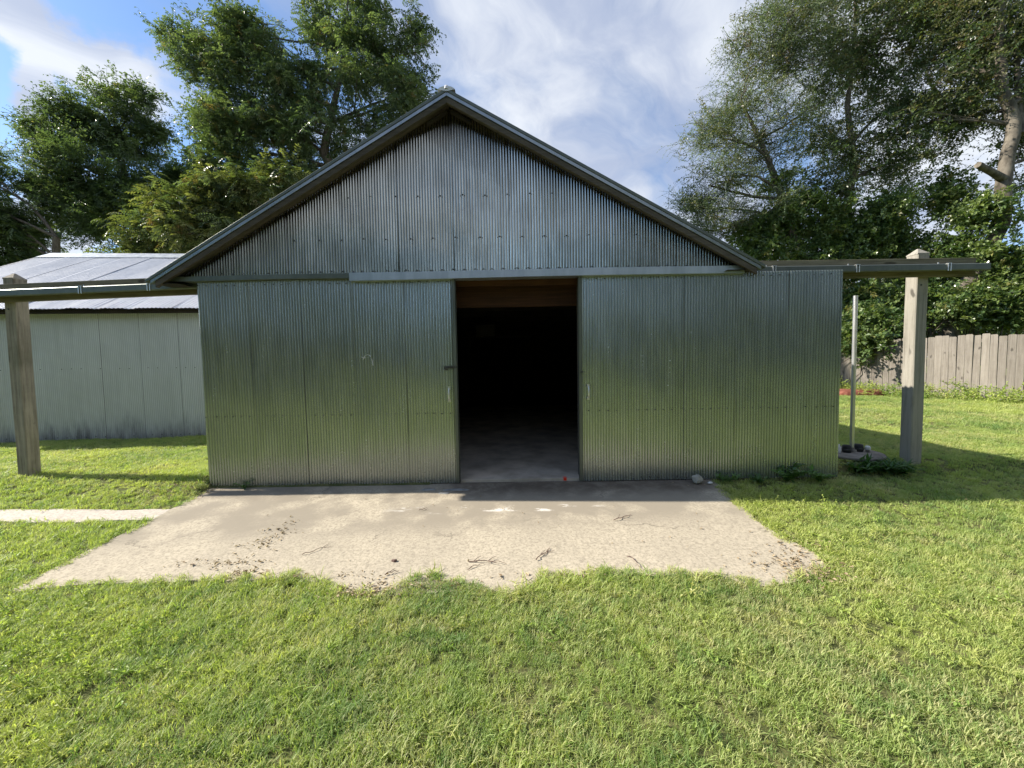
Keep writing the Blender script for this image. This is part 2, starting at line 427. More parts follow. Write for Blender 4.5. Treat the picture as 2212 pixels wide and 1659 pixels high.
def corr(name, x0, x1, zb, zt, y, pitch=.03175, amp=.0028, seg=8, rows=12, dent=.0015, k=0, ybias=0.):
    """a corrugated sheet in the x-z plane, ribs upright; zb and zt are functions of x"""
    n = max(2, int(round((x1-x0)/pitch*seg))+1)
    x = np.linspace(x0, x1, n); tt = np.linspace(0, 1, rows+1)
    X, T = np.meshgrid(x, tt)
    B = np.vectorize(zb)(x)[None, :]; TT = np.vectorize(zt)(x)[None, :]
    Z = B+(TT-B)*T
    ph = 2*np.pi*X/pitch
    Y = y+amp*np.sin(ph)+dent*wob(X, Z, k)+ybias
    return grid_mesh(name, np.stack([X, Y, Z], -1).reshape(-1, 3), n, rows+1)


def screws(name, pts, parent, r=.007, n=(0, -1, 0)):
    mb = MB()
    for p in pts:
        p = Vector(p)
        vs = []; 
        for rr, d in ((r*1.5, .0), (r*1.4, .002), (r*.8, .0025), (r*.75, .006)):
            for a in range(6):
                an = a*math.pi/3; vs.append(p+Vector((rr*math.cos(an), -d, rr*math.sin(an))))
        fs = [(i*6+a, i*6+(a+1) % 6, i*6+6+(a+1) % 6, i*6+6+a) for i in range(3) for a in range(6)]+[tuple(range(18, 24))]
        mb.add(vs, fs)
    o = obj(name, mb, M['screw'], parent); o['kind'] = 'stuff'; return o


# ------------------------------------------------------------------ scatter (geometry nodes on a point mesh)
def source(name, meshes, mat):
    c = bpy.data.collections.new(name)
    for i, me in enumerate(meshes):
        o = bpy.data.objects.new(name+'_form', me); me.materials.append(mat); c.objects.link(o)
    return c


def scatter(name, pts, rots, scl, idx, coll, parent=None, extra=None):
    me = bpy.data.meshes.new(name); n = len(pts)
    me.vertices.add(n); me.vertices.foreach_set('co', np.asarray(pts, 'f').ravel())
    a = me.attributes.new('rot', 'FLOAT_VECTOR', 'POINT'); a.data.foreach_set('vector', np.asarray(rots, 'f').ravel())
    a = me.attributes.new('scl', 'FLOAT', 'POINT'); a.data.foreach_set('value', np.asarray(scl, 'f').ravel())
    a = me.attributes.new('idx', 'INT', 'POINT'); a.data.foreach_set('value', np.asarray(idx, 'i').ravel())
    o = bpy.data.objects.new(name, me); COL.objects.link(o)
    if parent: o.parent = parent
    g = bpy.data.node_groups.new('scatter_'+name, 'GeometryNodeTree')
    g.interface.new_socket('Geometry', in_out='INPUT', socket_type='NodeSocketGeometry')
    g.interface.new_socket('Geometry', in_out='OUTPUT', socket_type='NodeSocketGeometry')
    N = g.nodes.new; L = g.links.new
    gi = N('NodeGroupInput'); go = N('NodeGroupOutput')
    ci = N('GeometryNodeCollectionInfo'); ci.inputs['Collection'].default_value = coll; ci.inputs['Separate Children'].default_value = True
    ip = N('GeometryNodeInstanceOnPoints'); ip.inputs['Pick Instance'].default_value = True
    def at(nm, t):
        q = N('GeometryNodeInputNamedAttribute'); q.data_type = t; q.inputs['Name'].default_value = nm; return q.outputs['Attribute']
    L(gi.outputs[0], ip.inputs['Points']); L(ci.outputs[0], ip.inputs['Instance'])
    L(at('idx', 'INT'), ip.inputs['Instance Index']); L(at('scl', 'FLOAT'), ip.inputs['Scale'])
    er = N('FunctionNodeEulerToRotation'); L(at('rot', 'FLOAT_VECTOR'), er.inputs[0]); L(er.outputs[0], ip.inputs['Rotation'])
    if extra is not None:
        jn = N('GeometryNodeJoinGeometry'); oi = N('GeometryNodeObjectInfo'); oi.inputs[0].default_value = extra
        L(ip.outputs[0], jn.inputs[0]); L(oi.outputs['Geometry'], jn.inputs[0]); L(jn.outputs[0], go.inputs[0])
    else: L(ip.outputs[0], go.inputs[0])
    md = o.modifiers.new('scatter', 'NODES'); md.node_group = g
    return o


def leaf_into(mb, p, d, up, L, Wd, fold=.25):
    """one leaf: a folded diamond of 4 triangles from p along d"""
    d = d.normalized(); s = d.cross(up)
    if s.length < .01: s = d.orthogonal()
    s.normalize(); n = s.cross(d).normalized()
    a = p; b = p+d*L*.45+s*Wd*.5+n*Wd*fold; c = p+d*L; e = p+d*L*.45-s*Wd*.5+n*Wd*fold; m = p+d*L*.5
    mb.add([a, b, c, e, m], [(0, 1, 4), (1, 2, 4), (0, 4, 3), (4, 2, 3)])


def rv(r, s=1.): return Vector((r.uniform(-s, s), r.uniform(-s, s), r.uniform(-s, s)))


def spray_compound(seed, n=5, L=.44, leaf=.115, lw=.045, droop=.5):
    r = random.Random(seed); mb = MB()
    for k in range(n):
        az = r.uniform(0, 6.28); el = r.uniform(-.2, .9)
        d = Vector((math.cos(az)*math.cos(el), math.sin(az)*math.cos(el), math.sin(el)))
        p = rv(r, .04); l = L*r.uniform(.7, 1.15); pts = [p.copy()]; steps = 7
        for i in range(steps):
            d = (d+Vector((0, 0, -droop/steps*1.6))).normalized(); p = p+d*l/steps; pts.append(p.copy())
            side = d.cross(Vector((0, 0, 1)));
            if side.length < .05: side = Vector((1, 0, 0))
            side.normalize()
            for sg in (-1, 1):
                if i > 0: leaf_into(mb, p, side*sg+d*.5+Vector((0, 0, -.35))+rv(r, .15), Vector((0, 0, 1)), leaf*r.uniform(.75, 1.1), lw)
        leaf_into(mb, p, d, Vector((0, 0, 1)), leaf, lw)
    return mb.mesh('spray')


def spray_simple(seed, n=26, R=.24, leaf=.075, lw=.05, droop=.3, twigs=3):
    r = random.Random(seed); mb = MB()
    for k in range(twigs):
        az = r.uniform(0, 6.28); el = r.uniform(-.3, 1.0)
        d = Vector((math.cos(az)*math.cos(el), math.sin(az)*math.cos(el), math.sin(el))); p = Vector((0, 0, 0)); m = n//twigs
        pts = [p.copy()]
        for i in range(m):
            d = (d+rv(r, .22)+Vector((0, 0, -droop/m))).normalized(); p = p+d*R*1.9/m; pts.append(p.copy())
            o = rv(r).normalized(); ld = (d*.4+o+Vector((0, 0, -.3))).normalized()
            leaf_into(mb, p, ld, Vector((0, 0, 1))+rv(r, .4), leaf*r.uniform(.6, 1.15), lw*r.uniform(.7, 1.1))
        mb.tube([pts[0], pts[len(pts)//2], pts[-1]], [.006, .004, .002], 3, False)
    return mb.mesh('spray')


SRC = {
    'compA': source('compound_dark', [spray_compound(i) for i in range(5)], M['leafA']),
    'compB': source('compound_mixed', [spray_compound(20+i, droop=.8) for i in range(5)], M['leafB']),
    'compY': source('compound_yellow', [spray_compound(10+i, L=.5, leaf=.12, lw=.05, droop=.75) for i in range(4)], M['leafY']),
    'fine': source('fine_twigs', [spray_simple(30+i, 28, .36, .05+.012*(i%3), .03+.006*(i%3), .35, 4) for i in range(5)], M['leafW']),
    'brown': source('brown_twigs', [spray_simple(40+i, 26, .30, .085, .05, .3, 4) for i in range(4)], M['leafD']),
    'vine': source('vine_sprays', [spray_simple(50+i, 22, .22, .125, .095, .8, 3) for i in range(5)], M['leafI']),
    'broad': source('broad_sprays', [spray_simple(60+i, 22, .30, .10+.02*(i%3), .07+.012*(i%3), .3, 3) for i in range(5)], M['leafB']),
}


DENS = {'compA': 1.5, 'compB': 1.4, 'compY': 1.7, 'fine': 1.8, 'broad': 1.75}


SRC['leafyA'] = source('leafy_dark', [spray_simple(90+i, 26, .30, .125, .07, .45, 4) for i in range(4)], M['leafA'])


def tree(name, label, base, trunk, lobes, kind, bark='bark', r0=.25, group=None, seed=1, twig_r=.02, mix=None, mixw=0.):
    """trunk: list of world points with radii (x,y,z,r) ; lobes: (center, (rx,ry,rz), clumps, sprays per clump)"""
    r = random.Random(seed); g = np.random.default_rng(seed)
    T = thing(name, label, 'tree', base, 0, group); off = Vector(base)
    mb = MB()
    tr = [(Vector(t[:3])-off, t[3]) for t in trunk]
    def curve(a, b, ra, rb, sag=.12, n=6):
        L = (b-a).length; mid = rv(r, L*sag)+Vector((0, 0, L*.10)); pts = []; rad = []
        for i in range(n+1):
            s = i/n; pts.append(a.lerp(b, s)+mid*4*s*(1-s)*.6+rv(r, L*.012)*(0 < i < n)); rad.append(ra+(rb-ra)*s)
        mb.tube(pts, rad, 6, False); return pts
    # smooth trunk
    pts = []; rad = []
    for i in range(len(tr)-1):
        a, ra = tr[i]; b, rb = tr[i+1]
        for k in range(3):
            s = k/3; pts.append(a.lerp(b, s)+rv(r, ra*.25)*(k > 0)); rad.append(ra+(rb-ra)*s)
    pts.append(tr[-1][0]); rad.append(tr[-1][1]); mb.tube(pts, rad, 10, False)
    S = []; RT = []; SC = []
    for (c, rr, ncl, nsp) in lobes:
        c = Vector(c)-off
        cand = [(p, q) for p, q in zip(pts, rad) if p.z < c.z+.3] or [(pts[0], rad[0])]
        j = min(range(len(cand)), key=lambda i: (cand[i][0]-c).length+max(0, cand[i][0].z-c.z+.8)*.8)
        pj, rj = cand[j]; br = min(rj*.6, .03+.035*max(rr))
        limb = curve(pj, c, br, br*.45)
        for k in range(ncl):
            d = Vector(g.normal(size=3)).normalized(); q = r.uniform(.35, 1.0)**.5
            cc = c+Vector((d.x*rr[0]*q, d.y*rr[1]*q, d.z*rr[2]*q))
            if k % 2 == 0:
                st = limb[r.randrange(2, len(limb))]; curve(st, cc, br*.3, .008, .1, 4)
            cs = r.uniform(.22, .46)*(.6+.25*max(rr))
            m = int(nsp*r.uniform(.6, 1.3)*DENS.get(kind, 1))
            o = g.normal(size=(m, 3))*np.array([cs, cs, cs*.8])
            pp = np.array(cc)+o; S.append(pp)
            tilt = g.normal(size=(m, 2))*.35; RT.append(np.column_stack([tilt, g.random(m)*6.28])); SC.append(g.uniform(.75, 1.25, m))
    to = obj('trunk', mb, M[bark], T)
    S = np.concatenate(S); RT = np.concatenate(RT); SC = np.concatenate(SC)
    sel = np.zeros(len(S), bool)
    if mix:
        # a random share of the sprays carries the second foliage
        sel = g.random(len(S)) < mixw
    for nm, mask, kd in (('crown', ~sel, kind), ('crown', sel, mix)):
        if mask.any():
            cr = scatter(nm, S[mask], RT[mask], SC[mask], g.integers(0, len(SRC[kd].objects), mask.sum()), SRC[kd], T); cr['kind'] = 'stuff'
    return T


# ------------------------------------------------------------------ the lie of the land
def sstep(a, b, x):
    t = np.clip((x-a)/(b-a), 0, 1); return t*t*(3-2*t)


def ground_h(x, y):
    x = np.asarray(x, float); y = np.asarray(y, float)
    base = np.where(y > 0, 0, np.where(y > -1.8, y*.073, -.131+(y+1.8)*.028))
    base = np.maximum(base, -.26)
    lo = np.where(x < -1, -.45, 0.)
    k = sstep(0, 1, (y-lo)/(.32-lo))
    out = base*(1-k)+k*(.115+.012*np.clip(y, 0, 12))
    bump = .012*np.sin(x*2.1+y*1.3)*np.sin(y*2.7-x*.7)+.006*np.sin(x*6.3+1)*np.sin(y*5.1)
    side = np.clip(np.abs(x+.6)-3.2, 0, .6)/.6
    front = np.clip((-y-1.9)/.5, 0, 1)
    return out+bump*np.maximum(side, front)


PAD = [P(x, y, Z=z) for x, y, z in ((455, 1055, 0), (370, 1100, -.04), (330, 1122, -.055), (190, 1190, -.095), (18, 1277, -.13), (110, 1270, -.13), (200, 1262, -.13), (320, 1262, -.13), (430, 1255, -.13), (540, 1256, -.13), (640, 1248, -.13), (700, 1262, -.13), (740, 1288, -.14), (820, 1286, -.14), (860, 1262, -.13), (900, 1252, -.13), (940, 1250, -.13), (1000, 1262, -.13), (1040, 1273, -.13), (1100, 1279, -.13), (1130, 1268, -.13), (1170, 1252, -.13), (1230, 1243, -.13), (1290, 1240, -.13), (1400, 1246, -.13), (1480, 1243, -.13), (1560, 1247, -.13), (1610, 1260, -.13), (1650, 1264, -.13), (1715, 1258, -.13), (1758, 1242, -.13), (1785, 1222, -.12), (1770, 1200, -.11), (1730, 1180, -.1), (1700, 1163, -.09), (1650, 1135, -.07), (1620, 1107, -.055), (1580, 1072, -.03), (1548, 1043, 0))]
_pp = []
for i in range(len(PAD)-1):
    a, b = PAD[i], PAD[i+1]; n = max(1, int((b-a).length/.07))
    for k in range(n):
        q = a.lerp(b, k/n); e = .014 if i > 3 else .006
        _pp.append((q.x+rng.uniform(-e, e), q.y+rng.uniform(-e, e)))
_pp.append((PAD[-1].x, .03)); _pp.append((PAD[0].x, .03))
PADP = np.array(_pp)


def inside(x, y, poly=PADP):
    x = np.asarray(x); y = np.asarray(y); r = np.zeros(x.shape, bool); n = len(poly)
    for i in range(n):
        x1, y1 = poly[i]; x2, y2 = poly[(i+1) % n]
        c = (y1 > y) != (y2 > y)
        with np.errstate(divide='ignore', invalid='ignore'): r ^= c & (x < (x2-x1)*(y-y1)/(y2-y1)+x1)
    return r


def padz(x, y): return np.where(y > 0, 0, y*.073)


PATH0, PATH1 = -.80, -.54
LBC = (-5.74, 2.6); LBA = math.radians(5)          # low building: front right reference corner, turn


def in_low_building(x, y):
    c, s = math.cos(LBA), math.sin(LBA); dx = x-LBC[0]; dy = y-LBC[1]
    u = dx*c+dy*s; v = -dx*s+dy*c
    return (u < 1.1) & (u > -5.6) & (v > .0) & (v < 5.9)


def in_shed(x, y, m=0.): return (x > -3.84-m) & (x < 2.56+m) & (y > .0-m) & (y < 8.1+m)


def axis(lo, hi, step, far):
    a = np.arange(lo, hi+1e-6, step); d = []; s = step; v = hi
    while v < far: s *= 1.45; v += s; d.append(v)
    e = []; s = step; v = lo
    while v > -far: s *= 1.45; v -= s; e.append(v)
    return np.concatenate([e[::-1], a, d])


gx = axis(-13, 15, .11, 600); gy = axis(-7, 14, .11, 600)
X, Y = np.meshgrid(gx, gy); Z = ground_h(X, Y)
Z = np.where(inside(X, Y), padz(X, Y)-.05, Z-.012)
Z = np.where(in_shed(X, Y, -.06), -.12, Z)
Z = np.where(in_low_building(X, Y), -.05, Z)
g_ = grid_mesh('ground', np.stack([X, Y, Z], -1).reshape(-1, 3), len(gx), len(gy))
prop(obj('ground', g_, M['soil']), 'grassy earth of the yard sloping gently down to the viewer', kind='structure')

# concrete pad (one slab, top follows the slope)
mb = MB(); n = len(PADP)
area = sum(PADP[i][0]*PADP[(i+1) % n][1]-PADP[(i+1) % n][0]*PADP[i][1] for i in range(n))
PL = PADP if area > 0 else PADP[::-1]
import bmesh
bm = bmesh.new()
top = [bm.verts.new((x, y, float(padz(x, y))+.004)) for x, y in PL]
bot = [bm.verts.new((x, y, float(padz(x, y))-.07)) for x, y in PL]
bm.faces.new(top)
for i in range(n): bm.faces.new((bot[i], bot[(i+1) % n], top[(i+1) % n], top[i]))
bmesh.ops.triangulate(bm, faces=[f for f in bm.faces if len(f.verts) > 4])
me = bpy.data.meshes.new('concrete_pad'); bm.to_mesh(me); bm.free()
prop(obj('concrete_pad', me, M['pad']), 'stained beige concrete apron in front of the open doorway', kind='structure')

# narrow path off to the left
mb = MB(); xs = np.linspace(-12, -3.47, 60); vs = []
for i, x in enumerate(xs):
    a = PATH0+.02*math.sin(x*3.1)+.01*math.sin(x*11); b = PATH1+.015*math.sin(x*2.3+1)+.01*math.sin(x*13)
    if x > -4.3: b += 0; 
    for y in (a, b): vs.append((x, y, float(ground_h(x, y))+.001))
    for y in (a, b): vs.append((x, y, float(ground_h(x, y))-.05))
fs = []
for i in range(len(xs)-1):
    q = i*4; w = q+4; fs += [(q, w, w+1, q+1), (q+2, w+2, w, q), (q+1, w+1, w+3, q+3)]
mb.add(vs, fs)
prop(obj('path', mb, M['path']), 'narrow pale concrete path running left from the apron', kind='structure')

# ------------------------------------------------------------------ the shed
XL, XR = -3.84, 2.56; AP = (-.67, 4.33)          # wall edges, roof apex on the rake line
SL = (4.33-2.40)/(3.99-.67); SR = (4.33-2.44)/(2.70+.67)
YF = .07; YB = 8.0; YR = -.11                      # gable sheet, back wall, front of the rake
def rake(x): return 4.33-(AP[0]-x)*SL if x < AP[0] else 4.33-(x-AP[0])*SR

shed = thing('metal_shed', 'corrugated metal shed with gabled roof and two sliding doors part open', 'shed', (0, 0, 0))
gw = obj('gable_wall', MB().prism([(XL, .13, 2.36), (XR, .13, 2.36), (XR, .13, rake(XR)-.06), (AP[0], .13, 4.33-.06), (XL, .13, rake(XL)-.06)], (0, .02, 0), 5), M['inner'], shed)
xs = [XL]; 
while xs[-1] < XR-.3: xs.append(min(XR, xs[-1]+.03175*20.0))
xs[-1] = XR
for i in range(len(xs)-1):
    a, b = xs[i], xs[i+1]-.003
    me = corr('wall_panel', a, min(b, XR), lambda x: 2.405+.006*math.sin(x*1.7), lambda x: rake(x)-.062, YF, amp=.0046, dent=.0050, k=i, rows=34, ybias=-.0016*(i % 2))
    obj('wall_panel', me, M['gable'], gw)
pts = []
for zr in (2.47, 2.83, 3.30):
    x = XL+.15
    while x < XR-.1:
        if rake(x)-.3 > zr: pts.append((round(x/.03175)*.03175-.0079, YF-.0045, zr+rng.uniform(-.006, .006)))
        x += .127*(1 if zr < 2.66 else 2) + rng.choice((0, 0, .03175, -.03175))
screws('screws', pts, gw)
# side and back walls
XW = -3.52
sw = obj('side_wall', MB().box((XW, .075, -.06), (XW+.04, YB, 2.38)), M['pale'], shed)
sw = obj('side_wall', MB().box((XR-.04, .075, -.06), (XR, YB, 2.38)), M['pale'], shed)
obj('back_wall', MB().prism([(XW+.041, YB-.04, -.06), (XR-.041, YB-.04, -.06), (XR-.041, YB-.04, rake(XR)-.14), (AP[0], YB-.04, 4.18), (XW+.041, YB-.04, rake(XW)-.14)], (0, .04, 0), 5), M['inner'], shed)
# front wall either side of the opening, behind the doors
OX0, OX1 = -.72, .80
for a, b in ((XW+.041, OX0), (OX1, XR-.041)):
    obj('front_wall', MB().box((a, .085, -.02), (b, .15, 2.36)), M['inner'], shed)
for a, b in ((OX0, OX0+.04), (OX1-.04, OX1)):
    obj('door_jamb', MB().box((a, .088, .0), (b, .22, 2.27)), M['darkwood'], shed)
hd = obj('header', MB().box((OX0, .088, 2.285), (OX1, .128, 2.36)), M['redwood'], shed); bevel(hd)
hd = obj('header_beam', MB().box((OX0-.1, .225, 2.06), (OX1+.1, .265, 2.355)), M['redwood'], shed); bevel(hd)
# floor slab
obj('floor', MB().box((XW+.045, .052, -.05), (XR-.045, YB-.045, .03), 0), M['floor'], shed)
# inner lining makes the interior dark timber
for k in range(12):
    y = .6+k*.62
    for x in (XW+.045, XR-.135): obj('stud', MB().box((x, y, .012), (x+.09, y+.04, 2.36)), M['darkwood'], shed)
for k in range(8):
    y = .8+k*.95
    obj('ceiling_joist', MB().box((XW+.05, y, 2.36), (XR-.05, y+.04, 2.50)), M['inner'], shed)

# roof: sheets run down each slope, joined edge to edge
def roof_sheet(name, P0, run, drop_to, y0, y1, parent, mat, pitch=.068, amp=.008, k=0, lift=0., rows=6, edge=0.):
    """P0=(x,z) at ridge, drop_to=(x,z) at eave, ribs run down the slope, sheet spans y0..y1"""
    n = int((y1-y0)/pitch*6)+1; y = np.linspace(y0, y1, n); t = np.linspace(0, 1, rows+1)
    Yg, T = np.meshgrid(y, t)
    dx = drop_to[0]-P0[0]; dzz = drop_to[1]-P0[1]; L = math.hypot(dx, dzz); nx, nz = -dzz/L, dx/L
    if nz < 0: nx, nz = -nx, -nz
    E = (np.sin(Yg*2.3+k)*.004+np.sin(Yg*6.1+k*2)*.003)
    h = amp*np.sin(2*np.pi*Yg/pitch)+lift+E*.5
    Xg = P0[0]+dx*T+nx*h; Zg = P0[1]+dzz*T+nz*h+E*edge*T
    me = grid_mesh(name, np.stack([Xg, Yg, Zg], -1).reshape(-1, 3), n, rows+1)
    return obj(name, me, mat, parent)


rf = obj('roof', MB().add([(AP[0], YR+.03, 4.295), (-3.94, YR+.03, rake(-3.94)-.035), (-3.94, YB+.15, rake(-3.94)-.035), (AP[0], YB+.15, 4.295), (2.66, YR+.03, rake(2.66)-.035), (2.66, YB+.15, rake(2.66)-.035),
         (AP[0], YR+.03, 4.275), (-3.94, YR+.03, rake(-3.94)-.055), (-3.94, YB+.15, rake(-3.94)-.055), (AP[0], YB+.15, 4.275), (2.66, YR+.03, rake(2.66)-.055), (2.66, YB+.15, rake(2.66)-.055)],
        [(0, 1, 2, 3), (0, 3, 5, 4), (6, 9, 8, 7), (6, 10, 11, 9), (0, 6, 7, 1), (0, 4, 10, 6), (1, 7, 8, 2), (4, 5, 11, 10), (3, 2, 8, 9), (3, 9, 11, 5)]), M['darkwood'], shed)
ys = [YR-.015+i*.66 for i in range(13)]
for i in range(12):
    for s, tip in ((-1, (-4.035, rake(-4.035))), (1, (2.76, rake(2.76)))):
        roof_sheet('roof_sheet', (AP[0], 4.322), 0, (tip[0], tip[1]-.005), ys[i], ys[i+1]+.01, rf, M['roof'], k=i, lift=.004*(i % 2))
# rake trim, barge boards and inner boards: two slopes each
def slope_board(name, side, top, h, y0, y1, mat, parent, x_in=None, x_out=None, bev=.002):
    """board following the rake; top = offset below the rake line, h = height, from y0 to y1"""
    xi = AP[0] if x_in is None else x_in; xo = (-3.9 if side < 0 else 2.70) if x_out is None else x_out
    f = lambda x: (4.33-abs(x-AP[0])*(SL if side < 0 else SR))
    poly = [(xi, y0, f(xi)-top), (xo, y0, f(xo)-top), (xo, y0, f(xo)-top-h), (xi, y0, f(xi)-top-h)]
    o = obj(name, MB().prism(poly, (0, y1-y0, 0), 4), mat, parent)
    return bevel(o, bev) if bev else o


for s in (-1, 1):
    slope_board('rake_flange', s, -.004, .034, YR-.03, YR+.09, M['track'], shed, x_out=(-4.035 if s < 0 else 2.76))
    slope_board('rake_trim', s, .030, .040, YR-.022, YR-.006, M['trim'], shed, x_out=(-3.985 if s < 0 else 2.715))
    slope_board('barge_board', s, .074, .062, YR-.012, YR+.03, M['darkwood'], shed, x_out=(-3.94 if s < 0 else 2.68))
    slope_board('soffit_block', s, .14, .022, YR+.075, .02, M['inner'], shed, x_in=AP[0]+s*.02, x_out=AP[0]+s*.24)
cap = MB()
cs = [(AP[0]+.10*math.sin(a)*1.0, 4.322-.028+.055*math.cos(a)) for a in np.linspace(-1.2, 1.2, 9)]
cap.lathe([(0, 0)], seg=3) if False else None
vs = [(x, YR-.035, z) for x, z in cs]+[(x, YB+.2, z) for x, z in cs]
cap.add(vs, [(i, i+1, 10+i, 9+i) for i in range(8)], True)
cap.add([(AP[0], YR-.034, 4.295)]+vs[:9], [(0, i+2, i+1) for i in range(8)])
obj('ridge_cap', cap, M['roof'], shed)
kn = MB(); kn.lathe([(.0, .048), (.02, .042), (.032, .02), (.034, 0)][::-1], (AP[0], YR-.01, 4.322), 14)
obj('ridge_roll_end', kn, M['roof'], shed)
# corner blocks that close the eaves under the rake
obj('eave_return', MB().prism([(-3.94, YR+.0, rake(-3.94)-.08), (-3.94, YR, 2.33), (-3.68, YR, 2.33)], (0, .25, 0), 3), M['inner'], shed)
obj('eave_return', MB().prism([(2.68, YR, rake(2.68)-.08), (2.36, YR, 2.37), (2.68, YR, 2.37)], (0, .25, 0), 3), M['inner'], shed)

# long flashing over the doors: a lower dull strip and a brighter length lapped over it
def strip(name, pts, y0, y1, mat, parent):
    """pts: (x, ztop, zbot) list"""
    n = len(pts); vs = []
    for x, a, b in pts: vs += [(x, y0, a), (x, y1, a-.002), (x, y1, b), (x, y0, b)]
    fs = [(3, 2, 1, 0), (n*4-4, n*4-3, n*4-2, n*4-1)]
    for i in range(n-1):
        for k in range(4): fs.append((i*4+k, i*4+(k+1) % 4, i*4+4+(k+1) % 4, i*4+4+k))
    mb = MB(); mb.add(vs, fs); return obj(name, mb, mat, parent)


strip('track_flashing', [(x, 2.425+.004*math.sin(x*2), 2.372-.003*math.sin(x*3)) for x in np.linspace(-3.87, -1.78, 14)], YF+.012, -.052, M['track'], shed)
strip('track_flashing', [(x, 2.43+.004*math.sin(x*1.6), 2.345+.006*math.sin(x*1.1+.6)) for x in np.linspace(-1.82, 2.58, 26)], YF+.012, -.060, M['flashing'], shed)

# ---- sliding doors
def door(x0, x1, edge_side, label, ks):
    D = obj('sliding_door', MB().box((x0+.004, .012, .02), (x1-.004, .045, 2.36)), M['darkwood'], shed); D['label'] = label
    D['category'] = 'door' if False else ''
    del D['category']
    n = 5; w = (x1-x0)/n
    for i in range(n):
        a = x0+i*w; b = min(x1, a+w-.0018)
        me = corr('door_panel', a, b, lambda x: .012, lambda x: 2.372+.0, 0., amp=.0042, dent=.0042, k=ks+i, rows=30, ybias=-.0022*((i+ks) % 2))
        obj('door_panel', me, M['door'], D)
    pts = []
    for zr in (.045, .83, 2.325):
        x = x0+.03
        while x < x1-.02:
            if rng.random() > (.35 if zr < .1 else .06): pts.append((round(x/.03175)*.03175-.0079, -.004, zr+rng.uniform(-.004, .004)))
            x += .0953 if rng.random() < .8 else .127
    screws('screws', pts, D, .0056)
    ex = x1 if edge_side > 0 else x0
    a, b = (ex-.034, ex+.006) if edge_side > 0 else (ex-.006, ex+.03)
    obj('edge_trim', MB().box((a, -.012, .012), (b, -.006, 2.36)), M['track'], D)
    obj('edge_trim', MB().box((ex-.002, -.012, .014), (ex+.0+.004, .05, 2.358)) if edge_side > 0 else MB().box((ex-.006, -.0125, .014), (ex-.002, .05, 2.358)), M['track'], D)
    return D


ld = door(-3.578, -.65, 1, 'closed left sliding door with hasp and pull handle', 0)
rd = door(.7465, 3.7117, -1, 'right sliding door pushed out past the shed wall', 7)
for x, D in ((-.745, ld), (.845, rd)):
    h = MB()
    h.box((x-.014, -.012, .955), (x+.014, -.006, .99)); h.box((x-.014, -.012, 1.10), (x+.014, -.006, 1.135))
    h.tube([(x, -.008, .975), (x, -.035, .985), (x, -.043, 1.01), (x, -.043, 1.08), (x, -.035, 1.105), (x, -.008, 1.115)], [.006, .007, .0085, .0085, .007, .006], 8)
    obj('pull_handle', h, M['bright'], D)
h = MB(); h.box((-.80, -.016, 1.345), (-.645, -.009, 1.368)); h.tube([(-.775, -.014, 1.352), (-.775, -.038, 1.345), (-.745, -.038, 1.335), (-.745, -.014, 1.345)], .004, 6)
h.box((-.79, -.03, 1.322), (-.745, -.012, 1.338)); h.box((-.70, -.019, 1.34), (-.66, -.008, 1.374))
bevel(obj('hasp', h, M['screw'], ld), .001)
h = MB(); h.box((.755, -.02, 1.27), (.79, -.008, 1.282)); h.tube([(.757, -.012, 1.276), (.765, -.03, 1.268), (.782, -.03, 1.268), (.79, -.012, 1.276)], .004, 6)
obj('hasp_staple', h, M['screw'], rd)
# pale scuff on the left door
sm = MB()
for path in ([(-1.72, 1.46), (-1.70, 1.50), (-1.66, 1.52), (-1.63, 1.49), (-1.615, 1.44), (-1.61, 1.39)], [(-1.735, 1.49), (-1.71, 1.475), (-1.69, 1.49)]):
    sm.tube([(x, -.0052, z) for x, z in path], .003, 4)
sc_o = obj('scuff_mark', sm, M['white'], ld)
# threshold patches
def blob(c, rx, ry, h, seed, z=0.):
    r = random.Random(seed); n = 16; mb = MB(); vs = []
    for ring, (s, zz) in enumerate(((1, -.02), (1, h*.4), (.82, h), )):
        for k in range(n):
            a = 2*math.pi*k/n; q = s*(1+.16*math.sin(a*3+seed)+.08*math.sin(a*5+2*seed))
            vs.append((c[0]+rx*q*math.cos(a), c[1]+ry*q*math.sin(a), z+zz))
    fs = [(i*n+k, i*n+(k+1) % n, i*n+n+(k+1) % n, i*n+n+k) for i in range(2) for k in range(n)]+[tuple(range(2*n, 3*n))]
    return mb.add(vs, fs, True)


for i, (px, rx) in enumerate(((925, .085), (985, .15), (960, .06))):
    c = P(px, 1056 if i < 2 else 1062, Z=0.)
    prop(obj('cement_patch', blob((c.x, c.y, 0), rx, .028, .009, i+2, z=float(padz(c.x, c.y))), M['patch']),
         ['small grey cement patch at the foot of the left door', 'long grey cement patch at the left end of the threshold', 'thin grey cement smear in front of the two threshold patches'][i], 'cement patch', 'cement patches along the threshold')
# red tape tag on the threshold
T = P(1221, 1037, Z=.013)
tp = thing('tape_strip', 'small red tape strip folded over the doorway threshold', 'tape', (T.x, .0, .0))
obj('top_flap', MB().box((-.02, .056, .0315), (.02, .11, .0335)), M['red'], tp)
for k in (-1, 0, 1): obj('printed_bar', MB().box((k*.011-.002, .064, .0337), (k*.011+.002, .10, .0345)), M['redwhite'], tp)
obj('front_flap', MB().box((-.018, .047, .004), (.018, .0505, .0315)), M['red'], tp)

